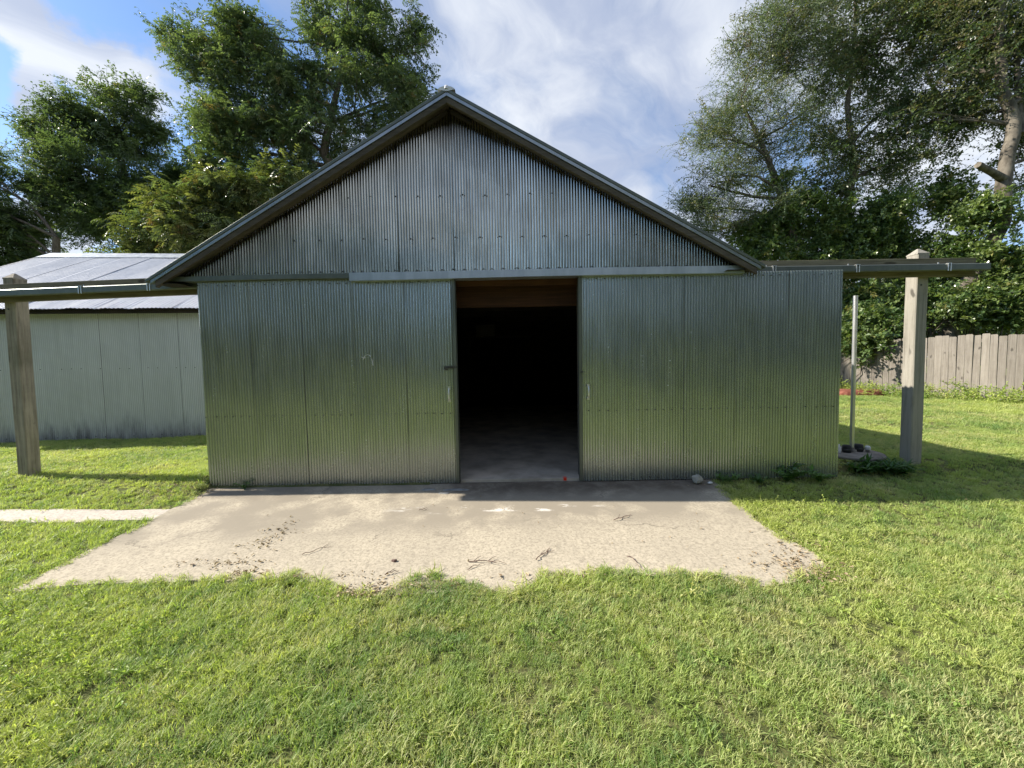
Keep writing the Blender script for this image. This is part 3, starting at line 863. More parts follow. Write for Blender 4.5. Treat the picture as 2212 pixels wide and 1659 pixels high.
# shelf and box faint inside
sh = thing('wall_shelf', 'long shelf board hanging in the dark of the shed', 'shelf', (-.35, 3.9, 1.9))
obj('shelf_board', MB().box((-.75, 0, .06), (.75, .3, .085)), M['inner'], sh)
obj('bracket', MB().box((-.6, .02, -.15), (-.56, .28, .058)), M['inner'], sh); obj('bracket', MB().box((.5, .02, .0), (.54, .28, .058)), M['inner'], sh)
obj('hanger', MB().box((-.6, .13, .087), (-.58, .15, .5)), M['inner'], sh); obj('hanger', MB().box((.52, .13, .087), (.54, .15, .5)), M['inner'], sh)
bx_ = bevel(obj('cardboard_box', MB().box((-.2, -.15, -.12), (.2, .15, .12)), M['darkwood'], None, loc=(-.60, 4.05, 2.107)), .006)
prop(bx_, 'pale box lying on the long shelf inside the shed', 'box')

# ------------------------------------------------------------------ outrigger beams with the door track
def outrigger(name, label, x0, x1, zl, zr, brackets, cut_end):
    T = thing(name, label, 'beam', (x0, .15, 0))
    f = lambda x: zl+(zr-zl)*(x-x0)/(x1-x0)
    def bar(nm, a, b, y0, y1, z0, z1, mat, bv=.003):
        vs = [(a-x0, y0-.15, f(a)+z0), (b-x0, y0-.15, f(b)+z0), (b-x0, y1-.15, f(b)+z0), (a-x0, y1-.15, f(a)+z0), (a-x0, y0-.15, f(a)+z1), (b-x0, y0-.15, f(b)+z1), (b-x0, y1-.15, f(b)+z1), (a-x0, y1-.15, f(a)+z1)]
        return bevel(obj(nm, MB().add(vs, [(3, 2, 1, 0), (4, 5, 6, 7), (0, 1, 5, 4), (1, 2, 6, 5), (2, 3, 7, 6), (3, 0, 4, 7)]), mat, T), bv)
    bar('beam', x0, x1, .17, .21, -.006, .205, M['beamwood'])
    # box rail: lipped section
    e = .06 if cut_end > 0 else 0; e2 = .06 if cut_end < 0 else 0
    prof = [(.168, .165), (.085, .168), (.078, .160), (.078, .098), (.088, .088), (.100, .088), (.100, .094), (.090, .098), (.088, .156), (.160, .156)]
    A = [(x0-e2-x0, y-.15, f(x0)+z-.048) for y, z in prof]; B = [(x1+e-x0, y-.15, f(x1)+z-.048) for y, z in prof]; n = len(prof)
    mb = MB().add(A+B, [(i, (i+1) % n, n+(i+1) % n, n+i) for i in range(n)]+[tuple(range(n-1, -1, -1)), tuple(range(n, 2*n))])
    obj('rail', mb, M['track'], T)
    for bx in brackets:
        z = f(bx)-.048; b = MB()
        b.box((bx-x0-.022, .072-.15, z+.085), (bx-x0-.012, .077-.15, z+.172)); b.box((bx-x0+.008, .072-.15, z+.085), (bx-x0+.018, .077-.15, z+.172))
        b.box((bx-x0-.026, .071-.15, z+.168), (bx-x0+.024, .168-.15, z+.173)); b.box((bx-x0-.048, .155-.15, z+.17), (bx-x0-.036, .168-.15, z+.20))
        obj('rail_bracket', b, M['bright'], T)
    return T


outrigger('track_beam', 'weathered beam with door rail reaching out to the left post', -6.75, -3.62, 2.205, 2.275, (-6.02, -5.0, -4.2), -1)
outrigger('track_beam', 'weathered beam with door rail reaching out over the right post', 2.60, 5.40, 2.325, 2.315, (3.0, 3.95, 4.99), 1)

# ---- posts
def post(label, x0, x1, y0, y1, zb, zt, mat, lean=0., knots=0):
    T = thing('wooden_post', label, 'post', ((x0+x1)/2, (y0+y1)/2, zb), 0, 'posts carrying the door track beams')
    w = (x1-x0)/2; d = (y1-y0)/2; H = zt-zb; rows = 14; vs = []; fs = []
    for i in range(rows+1):
        z = -.25+(H+.25)*i/rows; ox = lean*(z/H)+.003*math.sin(z*3); b = .008
        for x, y in ((-w+b, -d), (w-b, -d), (w, -d+b), (w, d-b), (w-b, d), (-w+b, d), (-w, d-b), (-w, -d+b)): vs.append((x+ox, y, z))
    for i in range(rows):
        for k in range(8): fs.append((i*8+k, i*8+(k+1) % 8, i*8+8+(k+1) % 8, i*8+8+k))
    obj('shaft', MB().add(vs, fs), mat, T)
    ox = lean; c = MB(); e = .002
    ring = lambda s, z: [(x*s+ox, y*s, z) for x, y in ((-w, -d), (w, -d), (w, d), (-w, d))]
    vs = ring(1+e, H)+ring(1+e, H+.012)+ring(.12, H+.075)
    c.add(vs, [(0, 1, 5, 4), (1, 2, 6, 5), (2, 3, 7, 6), (3, 0, 4, 7), (4, 5, 9, 8), (5, 6, 10, 9), (6, 7, 11, 10), (7, 4, 8, 11), (8, 9, 10, 11)])
    bevel(obj('pointed_top', c, mat, T), .002)
    b = MB(); b.tube([(-.02+ox, -d-.004, H-.36), (-.02+ox, -d+.01, H-.36)], .011, 6)
    obj('bolt', b, M['screw'], T); return T


gl = float(ground_h(-5.95, .3))
post('weathered grey wooden post in the grass left of the shed', -6.095, -5.96, .212, .347, .10, 2.50, M['postwood_l'], .02)
post('pale sunlit wooden post right of the shed', 4.765, 4.905, .212, .352, .10, 2.585, M['postwood'])

# ------------------------------------------------------------------ low building on the left
LB = thing('low_building', 'low pale corrugated building with a light metal roof left of the shed', 'building', (LBC[0], LBC[1], 0), LBA)
U0, U1 = -5.6, 1.15; DEP = 5.9; zE = 2.47; zRg = 4.25; RX0, RX1 = -5.25, 1.3
obj('eave_soffit', MB().box((-3.84, .16, 2.37), (-3.525, YB, 2.395)), M['darkwood'], shed)
obj('foundation', MB().box((U0, .03, -.08), (U1, DEP, .145)), M['lid'], LB)
wl = obj('wall', MB().box((U0+.01, .012, .14), (U1-.01, .06, 2.5)), M['inner'], LB)
u = U0; k = 0
while u < U1-.05:
    b = min(U1, u+.66); zb = .12+.004*(k % 3)-(.0 if u > -.4 else .004)
    obj('wall_panel', corr('wall_panel', u, b-.004, lambda x: zb, lambda x: 2.5, 0., amp=.0038, dent=.002, k=k+3, rows=12, ybias=-.002*(k % 2)), M['pale'], wl); u = b; k += 1
pts = []
for zr in (.20, 1.42, 2.42):
    x = U0+.1
    while x < U1: 
        if rng.random() < .85: pts.append((round(x/.03175)*.03175-.0079, -.004, zr+rng.uniform(-.008, .008)))
        x += .16
screws('screws', pts, wl, .006)
obj('side_wall', MB().prism([(U0, .061, .146), (U0, DEP, .146), (U0, DEP, 2.5), (U0, 2.95, 4.15), (U0, .061, 2.5)], (.04, 0, 0), 5), M['pale'], LB)
obj('side_wall', MB().prism([(U1-.04, .061, .146), (U1-.04, DEP, .146), (U1-.04, DEP, 2.5), (U1-.04, 2.95, 4.15), (U1-.04, .061, 2.5)], (.04, 0, 0), 5), M['pale'], LB)
obj('back_wall', MB().box((U0+.041, DEP-.05, .146), (U1-.041, DEP, 2.5)), M['pale'], LB)
RL = obj('roof', MB().add([(U0+.3, -.2, zE-.03), (U1, -.2, zE-.03), (U1, 2.95, zRg-.03), (U0+.3, 2.95, zRg-.03), (U1, 6.1, zE-.03), (U0+.3, 6.1, zE-.03)], [(0, 1, 2, 3), (3, 2, 4, 5)]), M['inner'], LB)
# sheets in x with ribs running up the slope
def lb_sheet(a, b, y_e, z_e, y_r, z_r, k, rag):
    n = int((b-a)/.068*6)+1; x = np.linspace(a, b, n); t = np.linspace(0, 1, 9); Xg, T_ = np.meshgrid(x, t)
    L = math.hypot(y_r-y_e, z_r-z_e); ny, nz = -(z_r-z_e)/L, (y_r-y_e)/L
    if nz < 0: ny, nz = -ny, -nz
    h = .007*np.sin(2*np.pi*Xg/.068)+.007*(k % 2)+.0035*wob(Xg*.8, T_*3, k)
    e = rag*(.018*np.sin(Xg*9+k)+.012*np.sin(Xg*23))*(1-T_)**6
    Yg = y_e+(y_r-y_e)*T_+ny*h; Zg = z_e+(z_r-z_e)*T_+nz*h+e
    obj('roof_sheet', grid_mesh('roof_sheet', np.stack([Xg, Yg, Zg], -1).reshape(-1, 3), n, 9), M['roof'], RL)


a = RX0; k = 0
while a < RX1-.01:
    b = min(RX1, a+.63)
    lb_sheet(a, b+.02, -.27, zE-.02, 2.95, zRg, k, 0.35 if -2.4 < a < -1.0 else .12); lb_sheet(a, b+.02, 6.17, zE-.02, 2.95, zRg, k+1, .2); a = b; k += 1
for s in (0, 1):
    yy = (2.62, 2.955) if s == 0 else (2.955, 3.29)
    zz = (zRg-.165, zRg+.022) if s == 0 else (zRg+.022, zRg-.165)
    obj('ridge_cap', MB().prism([(RX0-.02, yy[0], zz[0]), (RX0-.02, yy[1], zz[1]), (RX0-.02, yy[1], zz[1]+.006), (RX0-.02, yy[0], zz[0]+.006)], (RX1-RX0+.04, 0, 0), 4), M['bright'], LB)
obj('rake_trim', MB().prism([(RX0-.03, -.28, zE-.07), (RX0-.03, 2.95, zRg-.05), (RX0-.03, 2.95, zRg+.012), (RX0-.03, -.28, zE-.008)], (.012, 0, 0), 4), M['bright'], LB)
obj('eave_board', MB().box((U0+.4, -.18, 2.38), (U1, -.15, 2.44)), M['inner'], LB)
obj('soffit', MB().box((U0+.4, -.148, 2.40), (U1, .005, 2.415)), M['inner'], LB)

# far left neighbour's brown roof
nb = thing('neighbour_house', 'brown shingled house roof showing under the tree at far left', 'house', (-27, 17, 0))
obj('wall', MB().prism([(-6, 0, 0), (3.4, 0, 0), (3.4, 0, 4.4), (-1.3, 0, 7.0), (-6, 0, 4.4)], (0, 9, 0), 5), M['fencewood'], nb)
obj('roof', MB().prism([(-1.3, -.4, 7.35), (4.1, -.4, 4.35), (4.1, -.4, 4.15), (-1.3, -.4, 7.15)], (0, 9.8, 0), 4), M['shingle'], nb)
obj('roof', MB().prism([(-1.3, -.4, 7.35), (-6.7, -.4, 4.35), (-6.7, -.4, 4.15), (-1.3, -.4, 7.15)][::-1], (0, 9.8, 0), 4), M['shingle'], nb)

# ------------------------------------------------------------------ fence
FP = [(14.6, 2.4), (13.05, 5.4), (12.18, 7.05), (11.82, 8.0), (11.3, 9.3), (9.6, 13.2)]
fe = thing('picket_fence', 'weathered board fence with close upright pickets behind the lawn', 'fence', (12, 7, 0))
seg = []; 
for i in range(len(FP)-1):
    a, b = Vector(FP[i]), Vector(FP[i+1]); seg.append((a, b, (b-a).length))
tot = sum(s[2] for s in seg); d = 0; pk_meshes = []
for v in range(6):
    mb = MB(); w = .0695+.0008*(v % 3-1); H = 1.74+.012*(v-2); c = .012+.004*(v % 3); t = .009
    pf = [(-w, 0), (w, 0), (w, H-c), (w-c, H), (-w+c, H+.006*(v % 2)), (-w, H-c)]
    mb.prism([(x, -t, z) for x, z in pf], (0, 2*t, 0), 6); pk_meshes.append(mb.mesh('picket'))
    pk_meshes[-1].materials.append(M['fencewood'])
while d < tot:
    s = d
    for a, b, L in seg:
        if s <= L: break
        s -= L
    p = a.lerp(b, s/L); ang = math.atan2(b.y-a.y, b.x-a.x)
    o = obj('picket', pk_meshes[rng.randrange(6)], None, fe, (p.x-12, p.y-7, float(ground_h(p.x, p.y))+rng.uniform(-.016, .014)), (rng.uniform(-.012, .012), rng.uniform(-.007, .007), ang+rng.uniform(-.02, .02))); d += .147
for a, b, L in seg:
    ang = math.atan2(b.y-a.y, b.x-a.x); n = Vector((math.cos(ang+math.pi/2), math.sin(ang+math.pi/2)))
    if n.x < 0: n = -n
    for z in (.35, 1.0, 1.6):
        q = a+n*.035
        obj('rail', MB().box((0, -.018, -.045), (L, .018, .045)), M['fencewood'], fe, (q.x-12, q.y-7, float(ground_h(q.x, q.y))+z), (0, 0, ang))

# ------------------------------------------------------------------ well head with pipe
WX, WY = 4.34, .62; zl = .155
wh = thing('well_head', 'low round concrete well lid on a dark ring beside the right door', 'well lid', (WX, WY, 0))
obj('ring', MB().lathe([(.33, -.1), (.34, zl-.045), (.2, zl-.044)], seg=32), M['black'], wh)
obj('lid', MB().lathe([(.36, zl-.043), (.385, zl-.038), (.39, zl-.01), (.38, zl), (.0001, zl+.004)], seg=40), M['lid'], wh)
pp = thing('metal_pipe', 'tall thin galvanized pipe standing on the well lid', 'pipe', (4.40, .60, zl))
pi_ = MB(); pi_.tube([(0, 0, 0), (-.004, 0, 1.0), (-.008, 0, 2.02)], .024, 16); obj('tube', pi_, M['bright'], pp)
obj('drilled_holes', MB().tube([(.006, -.0235, 1.72), (.006, -.0255, 1.72)], .006, 8).tube([(.006, -.0238, 1.40), (.006, -.0256, 1.40)], .006, 8), M['black'], pp)
obj('flange', MB().lathe([(.05, 0), (.05, .03), (.03, .035), (.03, .06)], seg=16), M['lid'], pp)
vc = thing('vent_cap', 'white domed vent cap on the right side of the well lid', 'vent cap', (4.56, .55, zl))
obj('stem', MB().lathe([(.022, 0), (.022, .035)], seg=12), M['lid'], vc)
obj('dome', MB().lathe([(.030, .035), (.033, .05), (.031, .07), (.02, .085), (.0005, .09)], seg=16), M['white'], vc)
for i, (x, y) in enumerate(((4.30, .56), (4.49, .60))):
    b = thing('black_cap', ['black rubber well cap left of the pipe', 'black rubber well cap between the pipe and the white vent'][i], 'cap', (x, y, zl), 0, 'black caps on the well lid')
    obj('cap_body', MB().lathe([(.045, 0), (.05, .03), (.048, .09), (.036, .1), (.0005, .102)], seg=14), M['black'], b)
    obj('band', MB().lathe([(.0515, .03), (.054, .035), (.054, .048), (.0512, .053)], seg=14), M['screw'], b)
jr = thing('white_jar', 'white plastic jar partly hidden behind the right door edge', 'jar', (4.19, .58, zl))
obj('jar_body', MB().lathe([(.04, 0), (.043, .02), (.043, .07), (.03, .085)], seg=14), M['white'], jr)
obj('jar_cap', MB().lathe([(.031, .084), (.031, .105), (.0005, .108)], seg=14), M['white'], jr)

# rock and pebble on the pad corner
def rock(loc, r, seed, sz=(1, 1, 1)):
    bm = bmesh.new(); bmesh.ops.create_icosphere(bm, subdivisions=3, radius=r)
    for v in bm.verts:
        q = v.co.copy(); n_ = noise.noise(q*(1.4/r)+Vector((seed, 0, 0))); n2_ = noise.noise(q*(4/r)+Vector((seed, 3, 0)))
        m_ = max(abs(q.x), abs(q.y), abs(q.z))/r
        v.co = Vector((q.x*sz[0], q.y*sz[1], q.z*sz[2]))*(1+.22*n_+.07*n2_)*(1-.18*(m_-.7))
    me = bpy.data.meshes.new('rock'); bm.to_mesh(me); bm.free(); return me


q = P(1509, 1045, Z=0)
prop(obj('rock', rock(None, .062, 3, (1, .9, .85)), M['stone'], None, (q.x, q.y+.03, .045), (0, .1, .4)), 'fist-sized grey rock against the right door at the pad corner', 'rock')
q = P(1535, 1046, Z=0)
prop(obj('pebble', rock(None, .02, 8, (1.3, .8, .7)), M['white'], None, (q.x, q.y+.01, .014)), 'small white pebble beside the grey rock', 'pebble')

# ------------------------------------------------------------------ twigs on the pad
def twig(px, py, L, ang, label, forks=2, seed=0, r0=.004):
    r = random.Random(seed); c = P(px, py, Z=-.08); z0 = float(padz(c.x, c.y))
    c = P(px, py, Z=z0+.005); z0 = float(padz(c.x, c.y))
    mb = MB(); pts = []; p = Vector((-L/2, 0, r0)); dr = Vector((1, 0, 0)); n = 8
    for i in range(n+1):
        pts.append(p.copy()); dr = (dr+Vector((0, r.uniform(-.35, .35), 0))).normalized(); p = p+dr*L/n; p.z = r0+.012*abs(math.sin(i*.9+seed))
    mb.tube(pts, [r0*(1-.08*i) for i in range(n+1)], 5)
    for f in range(forks):
        a = pts[1+(f*3+seed) % 6]; e = Vector((r.uniform(.3, .9), r.choice((-1, 1))*r.uniform(.5, 1), 0)).normalized()
        q_ = [a+e*L*.065*i+Vector((.004*i*i, r.uniform(-.006, .006), .003*i)) for i in range(4)]
        mb.tube(q_, [r0*.7, r0*.6, r0*.45, r0*.3], 5)
    o = obj('twig', mb, M['twig'], None, (c.x, c.y, z0+.005), (math.atan(.073)*math.cos(ang+math.pi/2)*0, 0, ang))
    return prop(o, label, 'twig', 'twigs lying on the concrete apron')


twig(1345, 1118, .22, .5, 'forked dark twig on the pale right half of the apron, farthest twig from the grass', 3, 1)
twig(1180, 1203, .20, .6, 'tangled dark twig with crossing forks, right of the long thin forked twig', 4, 2)
twig(1055, 1212, .30, .12, 'long thin forked twig in the middle of the apron near the grass', 3, 3)
twig(1380, 1212, .18, -.7, 'single bare twig slanting down to the right near the front grass', 0, 4, .0035)
twig(685, 1195, .22, .25, 'thin arched twig on the left half of the apron', 1, 5, .003)
twig(1030, 1228, .14, .4, 'short pale twig just left of the long forked twig', 1, 6, .0025)
twig(845, 1238, .10, .9, 'small twig with a dark knob beside the bare dent in the grass edge', 1, 7, .004)
twig(915, 1100, .09, .3, 'tiny twig on the apron below the left door corner', 1, 8, .003)
q = P(843, 1231, Z=-.12)
prop(obj('seed_pod', blob((0, 0, 0), .02, .012, .012, 5), M['twig'], None, (q.x, q.y+.1, float(padz(q.x, q.y+.1))+.006)), 'small dark seed pod on the apron above the knobbed twig', 'seed pod')

# ------------------------------------------------------------------ grass
def tuft(seed, n=16, R=.05, h=(.035, .06), w=.0045, lean=1.0, seg=3):
    r = random.Random(seed); mb = MB()
    for k in range(n):
        a = r.uniform(0, 6.28); q = R*math.sqrt(r.random()); p = Vector((q*math.cos(a), q*math.sin(a), -.006))
        az = r.uniform(0, 6.28); d = Vector((math.cos(az), math.sin(az), 0)); s = Vector((-d.y, d.x, 0))
        H = r.uniform(*h); ln = r.uniform(.35, 1.)*lean; ww = w*r.uniform(.7, 1.25); vs = []
        for i in range(seg):
            t = i/seg; c = p+Vector((0, 0, H*(t-.32*ln*t*t)))+d*H*ln*t*t*1.1
            wv = ww*(1-.55*t)*.5; vs += [c-s*wv, c+s*wv]
        t = 1; vs.append(p+Vector((0, 0, H*(t-.32*ln)))+d*H*ln*1.1)
        fs = [(2*i, 2*i+1, 2*i+3, 2*i+2) for i in range(seg-1)]+[(2*seg-2, 2*seg-1, 2*seg)]
        mb.add(vs, fs)
    return mb.mesh('tuft')


SRC['grass'] = source('grass_tufts', [tuft(100+i, 20, .045, (.022+.004*(i%3), .045+.008*(i%4)), .0052, .9) for i in range(8)], M['grass'])
SRC['coarse'] = source('coarse_tufts', [tuft(200+i, 14, .06, (.06, .12), .0075, 1.3, 4) for i in range(5)], M['coarse'])


def edge_dist(x, y):
    """distance to the pad outline"""
    d = np.full(x.shape, 9.); n = len(PADP)
    for i in range(0, n):
        a = PADP[i]; b = PADP[(i+1) % n]; ab = b-a; L2 = (ab**2).sum()+1e-9
        t = np.clip(((x-a[0])*ab[0]+(y-a[1])*ab[1])/L2, 0, 1)
        d = np.minimum(d, np.hypot(x-a[0]-t*ab[0], y-a[1]-t*ab[1]))
    return d


def allowed(x, y, m=.0):
    ins = inside(x, y); e_ = np.full(x.shape, 9.); k_ = ins & (y < -.15); e_[k_] = edge_dist(x[k_], y[k_])
    rag = .028+.03*np.sin(x*9+y*7)*np.sin(x*23+y*5)+.02*np.sin(x*41)
    ok = (~ins | (e_ < rag)) & ~in_low_building(x, y-.02) & ~((x > -3.60) & (x < 2.56) & (y > -.03) & (y < 8.1))
    ok &= ~((x > .75) & (x < 3.72) & (y > -.03) & (y < .06))
    ok &= ~((y > PATH0+.005) & (y < PATH1-.005) & (x < -3.45))
    ok &= np.hypot(x-WX, y-WY) > .36
    return ok


def lawn(name, boxes, src, scale, seed, dens_noise=.0, filt=None):
    g = np.random.default_rng(seed); XX = []; YY = []; SS = []
    for x0, x1, y0, y1, dens, s in boxes:
        n = int((x1-x0)*(y1-y0)*dens); XX.append(g.uniform(x0, x1, n)); YY.append(g.uniform(y0, y1, n)); SS.append(np.full(n, s))
    x = np.concatenate(XX); y = np.concatenate(YY); s = np.concatenate(SS)
    k = allowed(x, y)
    # only what can be seen: a wide wedge round the camera's view, plus what the doors mirror
    k &= (np.abs(x) < 1.75*(y+4.4)+2.2) | (y < -2)
    if filt is not None: k &= filt(x, y, g)
    x, y, s = x[k], y[k], s[k]; z = np.where(inside(x, y), padz(x, y)+.002, ground_h(x, y)-.004)
    n = len(x); R_ = np.column_stack([g.normal(size=(n, 2))*.14, g.random(n)*6.28])
    var = .8+.45*np.sin(x*1.7+np.sin(y*2.2)*1.4)*np.sin(y*2.9+x)*.5+g.uniform(-.2, .25, n)
    return scatter(name, np.column_stack([x, y, z]), R_, s*scale*np.clip(var, .5, 1.5), g.integers(0, len(SRC[src].objects), n), SRC[src])


gr = lawn('lawn', [(-7, 7, -3.7, -1.5, 1300, 1.), (-8, 8, -7, -3.7, 130, 1.5), (2.0, 8, -1.5, 2.2, 800, 1.), (-9, -3.2, -1.5, 2.6, 800, 1.), (8, 13.5, -1.5, 12, 180, 1.6), (2.6, 8, 2.2, 12, 260, 1.4), (-14, -9, -2, 6, 90, 1.6), (-12, 14, -16, -7, 30, 2.2)], 'grass', .88, 5)
prop(gr, 'short mown lawn grass, green with straw coloured patches', 'grass', kind='stuff')


def coarse_f(x, y, g):
    e = edge_dist(x, y)
    p = .10+.9*(e < .13)+.65*((x < -3.6) & (y > -.55) & (y < .6))+.3*((x < -3.7) & (y < -.8) & (y > -1.8))+.55*((x > 2.2) & (y > -.9) & (y < .1))*(np.sin(x*3)*.5+.5)
    p += .8*(np.hypot(x+5.95, y-.3) < .22)+.5*(np.hypot(x-4.83, y-.3) < .25)
    return g.random(len(x)) < p*.6


gc = lawn('coarse_grass', [(-7.5, 7.5, -3.6, 2.4, 150, 1.)], 'coarse', .8, 6, filt=coarse_f)
prop(gc, 'longer coarse light green grass along the apron edges and posts', 'grass', kind='stuff')

# leaf litter
def flake(seed, L=.03, W_=.016):
    r = random.Random(seed); mb = MB()
    leaf_into(mb, Vector((-L/2, 0, 0)), Vector((1, 0, .1)), Vector((0, .2, 1)), L, W_, .35); return mb.mesh('flake')


SRC['litter'] = source('litter', [flake(i, .018+.006*i, .006+.004*i) for i in range(5)], M['dryleaf'])
g = np.random.default_rng(9); LP = []
def litter(px, py, n, sx, sy):
    n = int(n*.7); c = P(px, py, Z=-.1); LP.append(np.column_stack([g.normal(c.x, sx, n), g.normal(c.y, sy, n)]))


litter(1745, 1225, 420, .13, .09); litter(1690, 1215, 90, .2, .1); litter(780, 1270, 320, .14, .05); litter(530, 1235, 130, .10, .04); litter(440, 1090, 0, .1, .1)
litter(560, 1180, 90, .10, .10); litter(610, 1150, 60, .06, .12); litter(470, 1215, 110, .22, .03); litter(930, 1258, 60, .2, .03); litter(1200, 1240, 80, .4, .03); litter(700, 1240, 90, .25, .03)
litter(400, 1080, 300, .22, .10); litter(1500, 1060, 40, .2, .06); litter(1050, 1150, 60, 1.4, .4); litter(1740, 1180, 120, .12, .06)
lp = np.concatenate(LP); k = lp[:, 1] < -.02; lp = lp[k]; n = len(lp)
zz = np.where(inside(lp[:, 0], lp[:, 1]), padz(lp[:, 0], lp[:, 1])+.009, ground_h(lp[:, 0], lp[:, 1])+.02)
li = scatter('leaf_litter', np.column_stack([lp, zz]), np.column_stack([g.normal(size=(n, 2))*.3, g.random(n)*6.28]), g.uniform(.4, 1.0, n), g.integers(0, 5, n), SRC['litter'])
prop(li, 'dry brown leaf bits and clippings scattered on the apron', 'leaf litter', kind='stuff')
# red mulch heap by the fence
prop(obj('mulch_heap', blob((0, 0, 0), .75, .5, .16, 4), M['mulch'], None, (10.9, 7.9, float(ground_h(10.9, 7.9))-.01)), 'low heap of reddish mulch at the foot of the fence', 'mulch heap')

# ------------------------------------------------------------------ weeds
def weed(px, py, Y, h, n, label, seed, spread=.7, lw=.035, ll=.09, cat='weed'):
    r = random.Random(seed); c = P(px, py, Y=Y); gz = float(ground_h(c.x, Y)) if not inside(np.array([c.x]), np.array([Y]))[0] else float(padz(c.x, Y))
    T = thing('weed_plant', label, cat, (c.x, Y, gz)); st = MB(); lf = MB()
    for k in range(n):
        az = r.uniform(0, 6.28); d = Vector((math.cos(az)*spread, math.sin(az)*spread*.6-.1, 1)).normalized(); p = Vector((0, 0, 0)); pts = [p.copy()]
        H = h*r.uniform(.6, 1.1)
        for i in range(5):
            d = (d+Vector((math.cos(az), math.sin(az), -.3))*.14).normalized(); p = p+d*H/5; pts.append(p.copy())
            for q_ in range(2): leaf_into(lf, p, Vector((r.uniform(-1, 1), r.uniform(-1, .6), r.uniform(-.1, .6))), Vector((0, 0, 1)), ll*r.uniform(.6, 1.1), lw*r.uniform(.7, 1.1))
        st.tube(pts, [.004, .0035, .003, .0025, .002, .0015], 4, False)
    obj('stems', st, M['weed'], T); obj('leaves', lf, M['weed'], T); return T


weed(528, 1040, -.06, .13, 5, 'small lone weed at the foot of the left door', 1, .5, .02, .05)
weed(1572, 1032, -.08, .13, 7, 'low grassy weed at the right door just beyond the white pebble', 2, 1., .018, .09)
weed(1700, 1030, -.09, .26, 12, 'leafy weed climbing the foot of the right door near its far end', 3, .7, .045, .09)
weed(1640, 1038, -.12, .13, 9, 'low weed in the shade at the middle of the right door foot', 4, .9, .02, .07)
weed(1770, 1030, -.1, .20, 10, 'bushy weed at the outer bottom corner of the right door', 5, .8, .03, .07)
weed(1862, 1018, .10, .15, 18, 'broad leafy clump in front of the well lid, nearer the door', 6, 1., .03, .12)
weed(1908, 1008, .10, .22, 24, 'arching leafy clump between the well lid and the right post', 7, 1.1, .03, .14)
weed(1940, 1012, .05, .17, 14, 'low leafy clump at the foot of the right post', 8, 1., .03, .1)


def weeds_band(name, label, area, dens, src, s0, seed, parent=None):
    g = np.random.default_rng(seed); pts = []
    for (ax, ay), (bx, by), wd, hh in area:
        L = math.hypot(bx-ax, by-ay); n = int(L*wd*dens); t = g.random(n); q = g.normal(0, wd*.4, n)
        nx, ny = -(by-ay)/L, (bx-ax)/L
        x = ax+(bx-ax)*t+nx*q; y = ay+(by-ay)*t+ny*q; z = ground_h(x, y)+g.random(n)**1.6*hh*(1-np.minimum(1, np.abs(q)/wd*.7))
        pts.append(np.column_stack([x, y, z]))
    pts = np.concatenate(pts); n = len(pts)
    o = scatter(name, pts, np.column_stack([g.normal(size=(n, 2))*.3, g.random(n)*6.28]), g.uniform(.6, 1.2, n)*s0, g.integers(0, len(SRC[src].objects), n), SRC[src])
    return prop(o, label, 'weeds', kind='stuff')


SRC['weeds'] = source('weed_sprays', [spray_simple(80+i, 20, .12, .055, .032, .1, 4) for i in range(4)], M['coarse'])
g = np.random.default_rng(31); n = 420; wx_ = np.concatenate([g.normal(-3.1, .7, n), g.uniform(-5, 5, 160), g.normal(2.7, .5, 120)]); wy_ = np.concatenate([g.normal(-2.7, .4, n), g.uniform(-3.3, -1.95, 160), g.normal(-1.1, .5, 120)])
k = ~inside(wx_, wy_) & (wy_ < -.1); wx_, wy_ = wx_[k], wy_[k]; n = len(wx_)
lw = scatter('lawn_weeds', np.column_stack([wx_, wy_, ground_h(wx_, wy_)+.015]), np.column_stack([g.normal(size=(n, 2))*.2, g.random(n)*6.28]), g.uniform(.25, .5, n), g.integers(0, 4, n), SRC['weeds'])
prop(lw, 'clover and broad leaved weeds growing low in the lawn', 'weeds', kind='stuff')
weeds_band('weeds', 'bright green weeds and tall grass along the foot of the fence', [((13.6, 3.4), (11.7, 7.1), .7, .42), ((11.7, 7.1), (10.4, 9.3), .9, .35), ((10.4, 9.3), (7.5, 10.2), 1.0, .4)], 75, 'weeds', 1.1, 3)

# ------------------------------------------------------------------ trees
def Q(px, py, Y): return tuple(P(px, py, Y=Y))


def lobe(px, py, Y, rpx, rpy, ncl, nsp, ry=None):
    c = P(px, py, Y=Y); s = (Y+4.4)/831
    return (tuple(c), (rpx*s, (ry or (rpx+rpy)/2*s), rpy*s), ncl, nsp)


def trunkp(lst): return [(*Q(px, py, Y), r) for px, py, Y, r in lst]


# dark compound-leaved tree behind the low building
tree('walnut_tree', 'dark green tree standing behind the low building, left of the taller tree', (-12.0, 13.0, 0), [(-12.0, 13, -.1, .26), (-12.0, 13, 2.2, .21)]+trunkp([(285, 480, 13, .17), (270, 380, 13, .11), (255, 300, 13, .06)]),
     [lobe(240, 260, 13, 72, 42, 13, 16), lobe(180, 300, 13, 75, 55, 15, 16), lobe(300, 310, 13.4, 58, 52, 13, 16), lobe(120, 395, 12.6, 60, 40, 11, 15), lobe(240, 390, 12.6, 110, 75, 26, 17), lobe(350, 415, 13, 62, 55, 14, 16),
      lobe(170, 470, 12.6, 75, 45, 14, 16), lobe(280, 480, 12.4, 90, 55, 18, 16), lobe(75, 395, 12.6, 35, 18, 5, 11), lobe(400, 430, 13, 50, 60, 12, 15), lobe(300, 205, 13, 22, 26, 4, 9), lobe(110, 300, 13, 25, 30, 4, 9), lobe(235, 208, 13, 25, 18, 4, 9)],
     'compA', mix='leafyA', mixw=.5, seed=2, r0=.26)
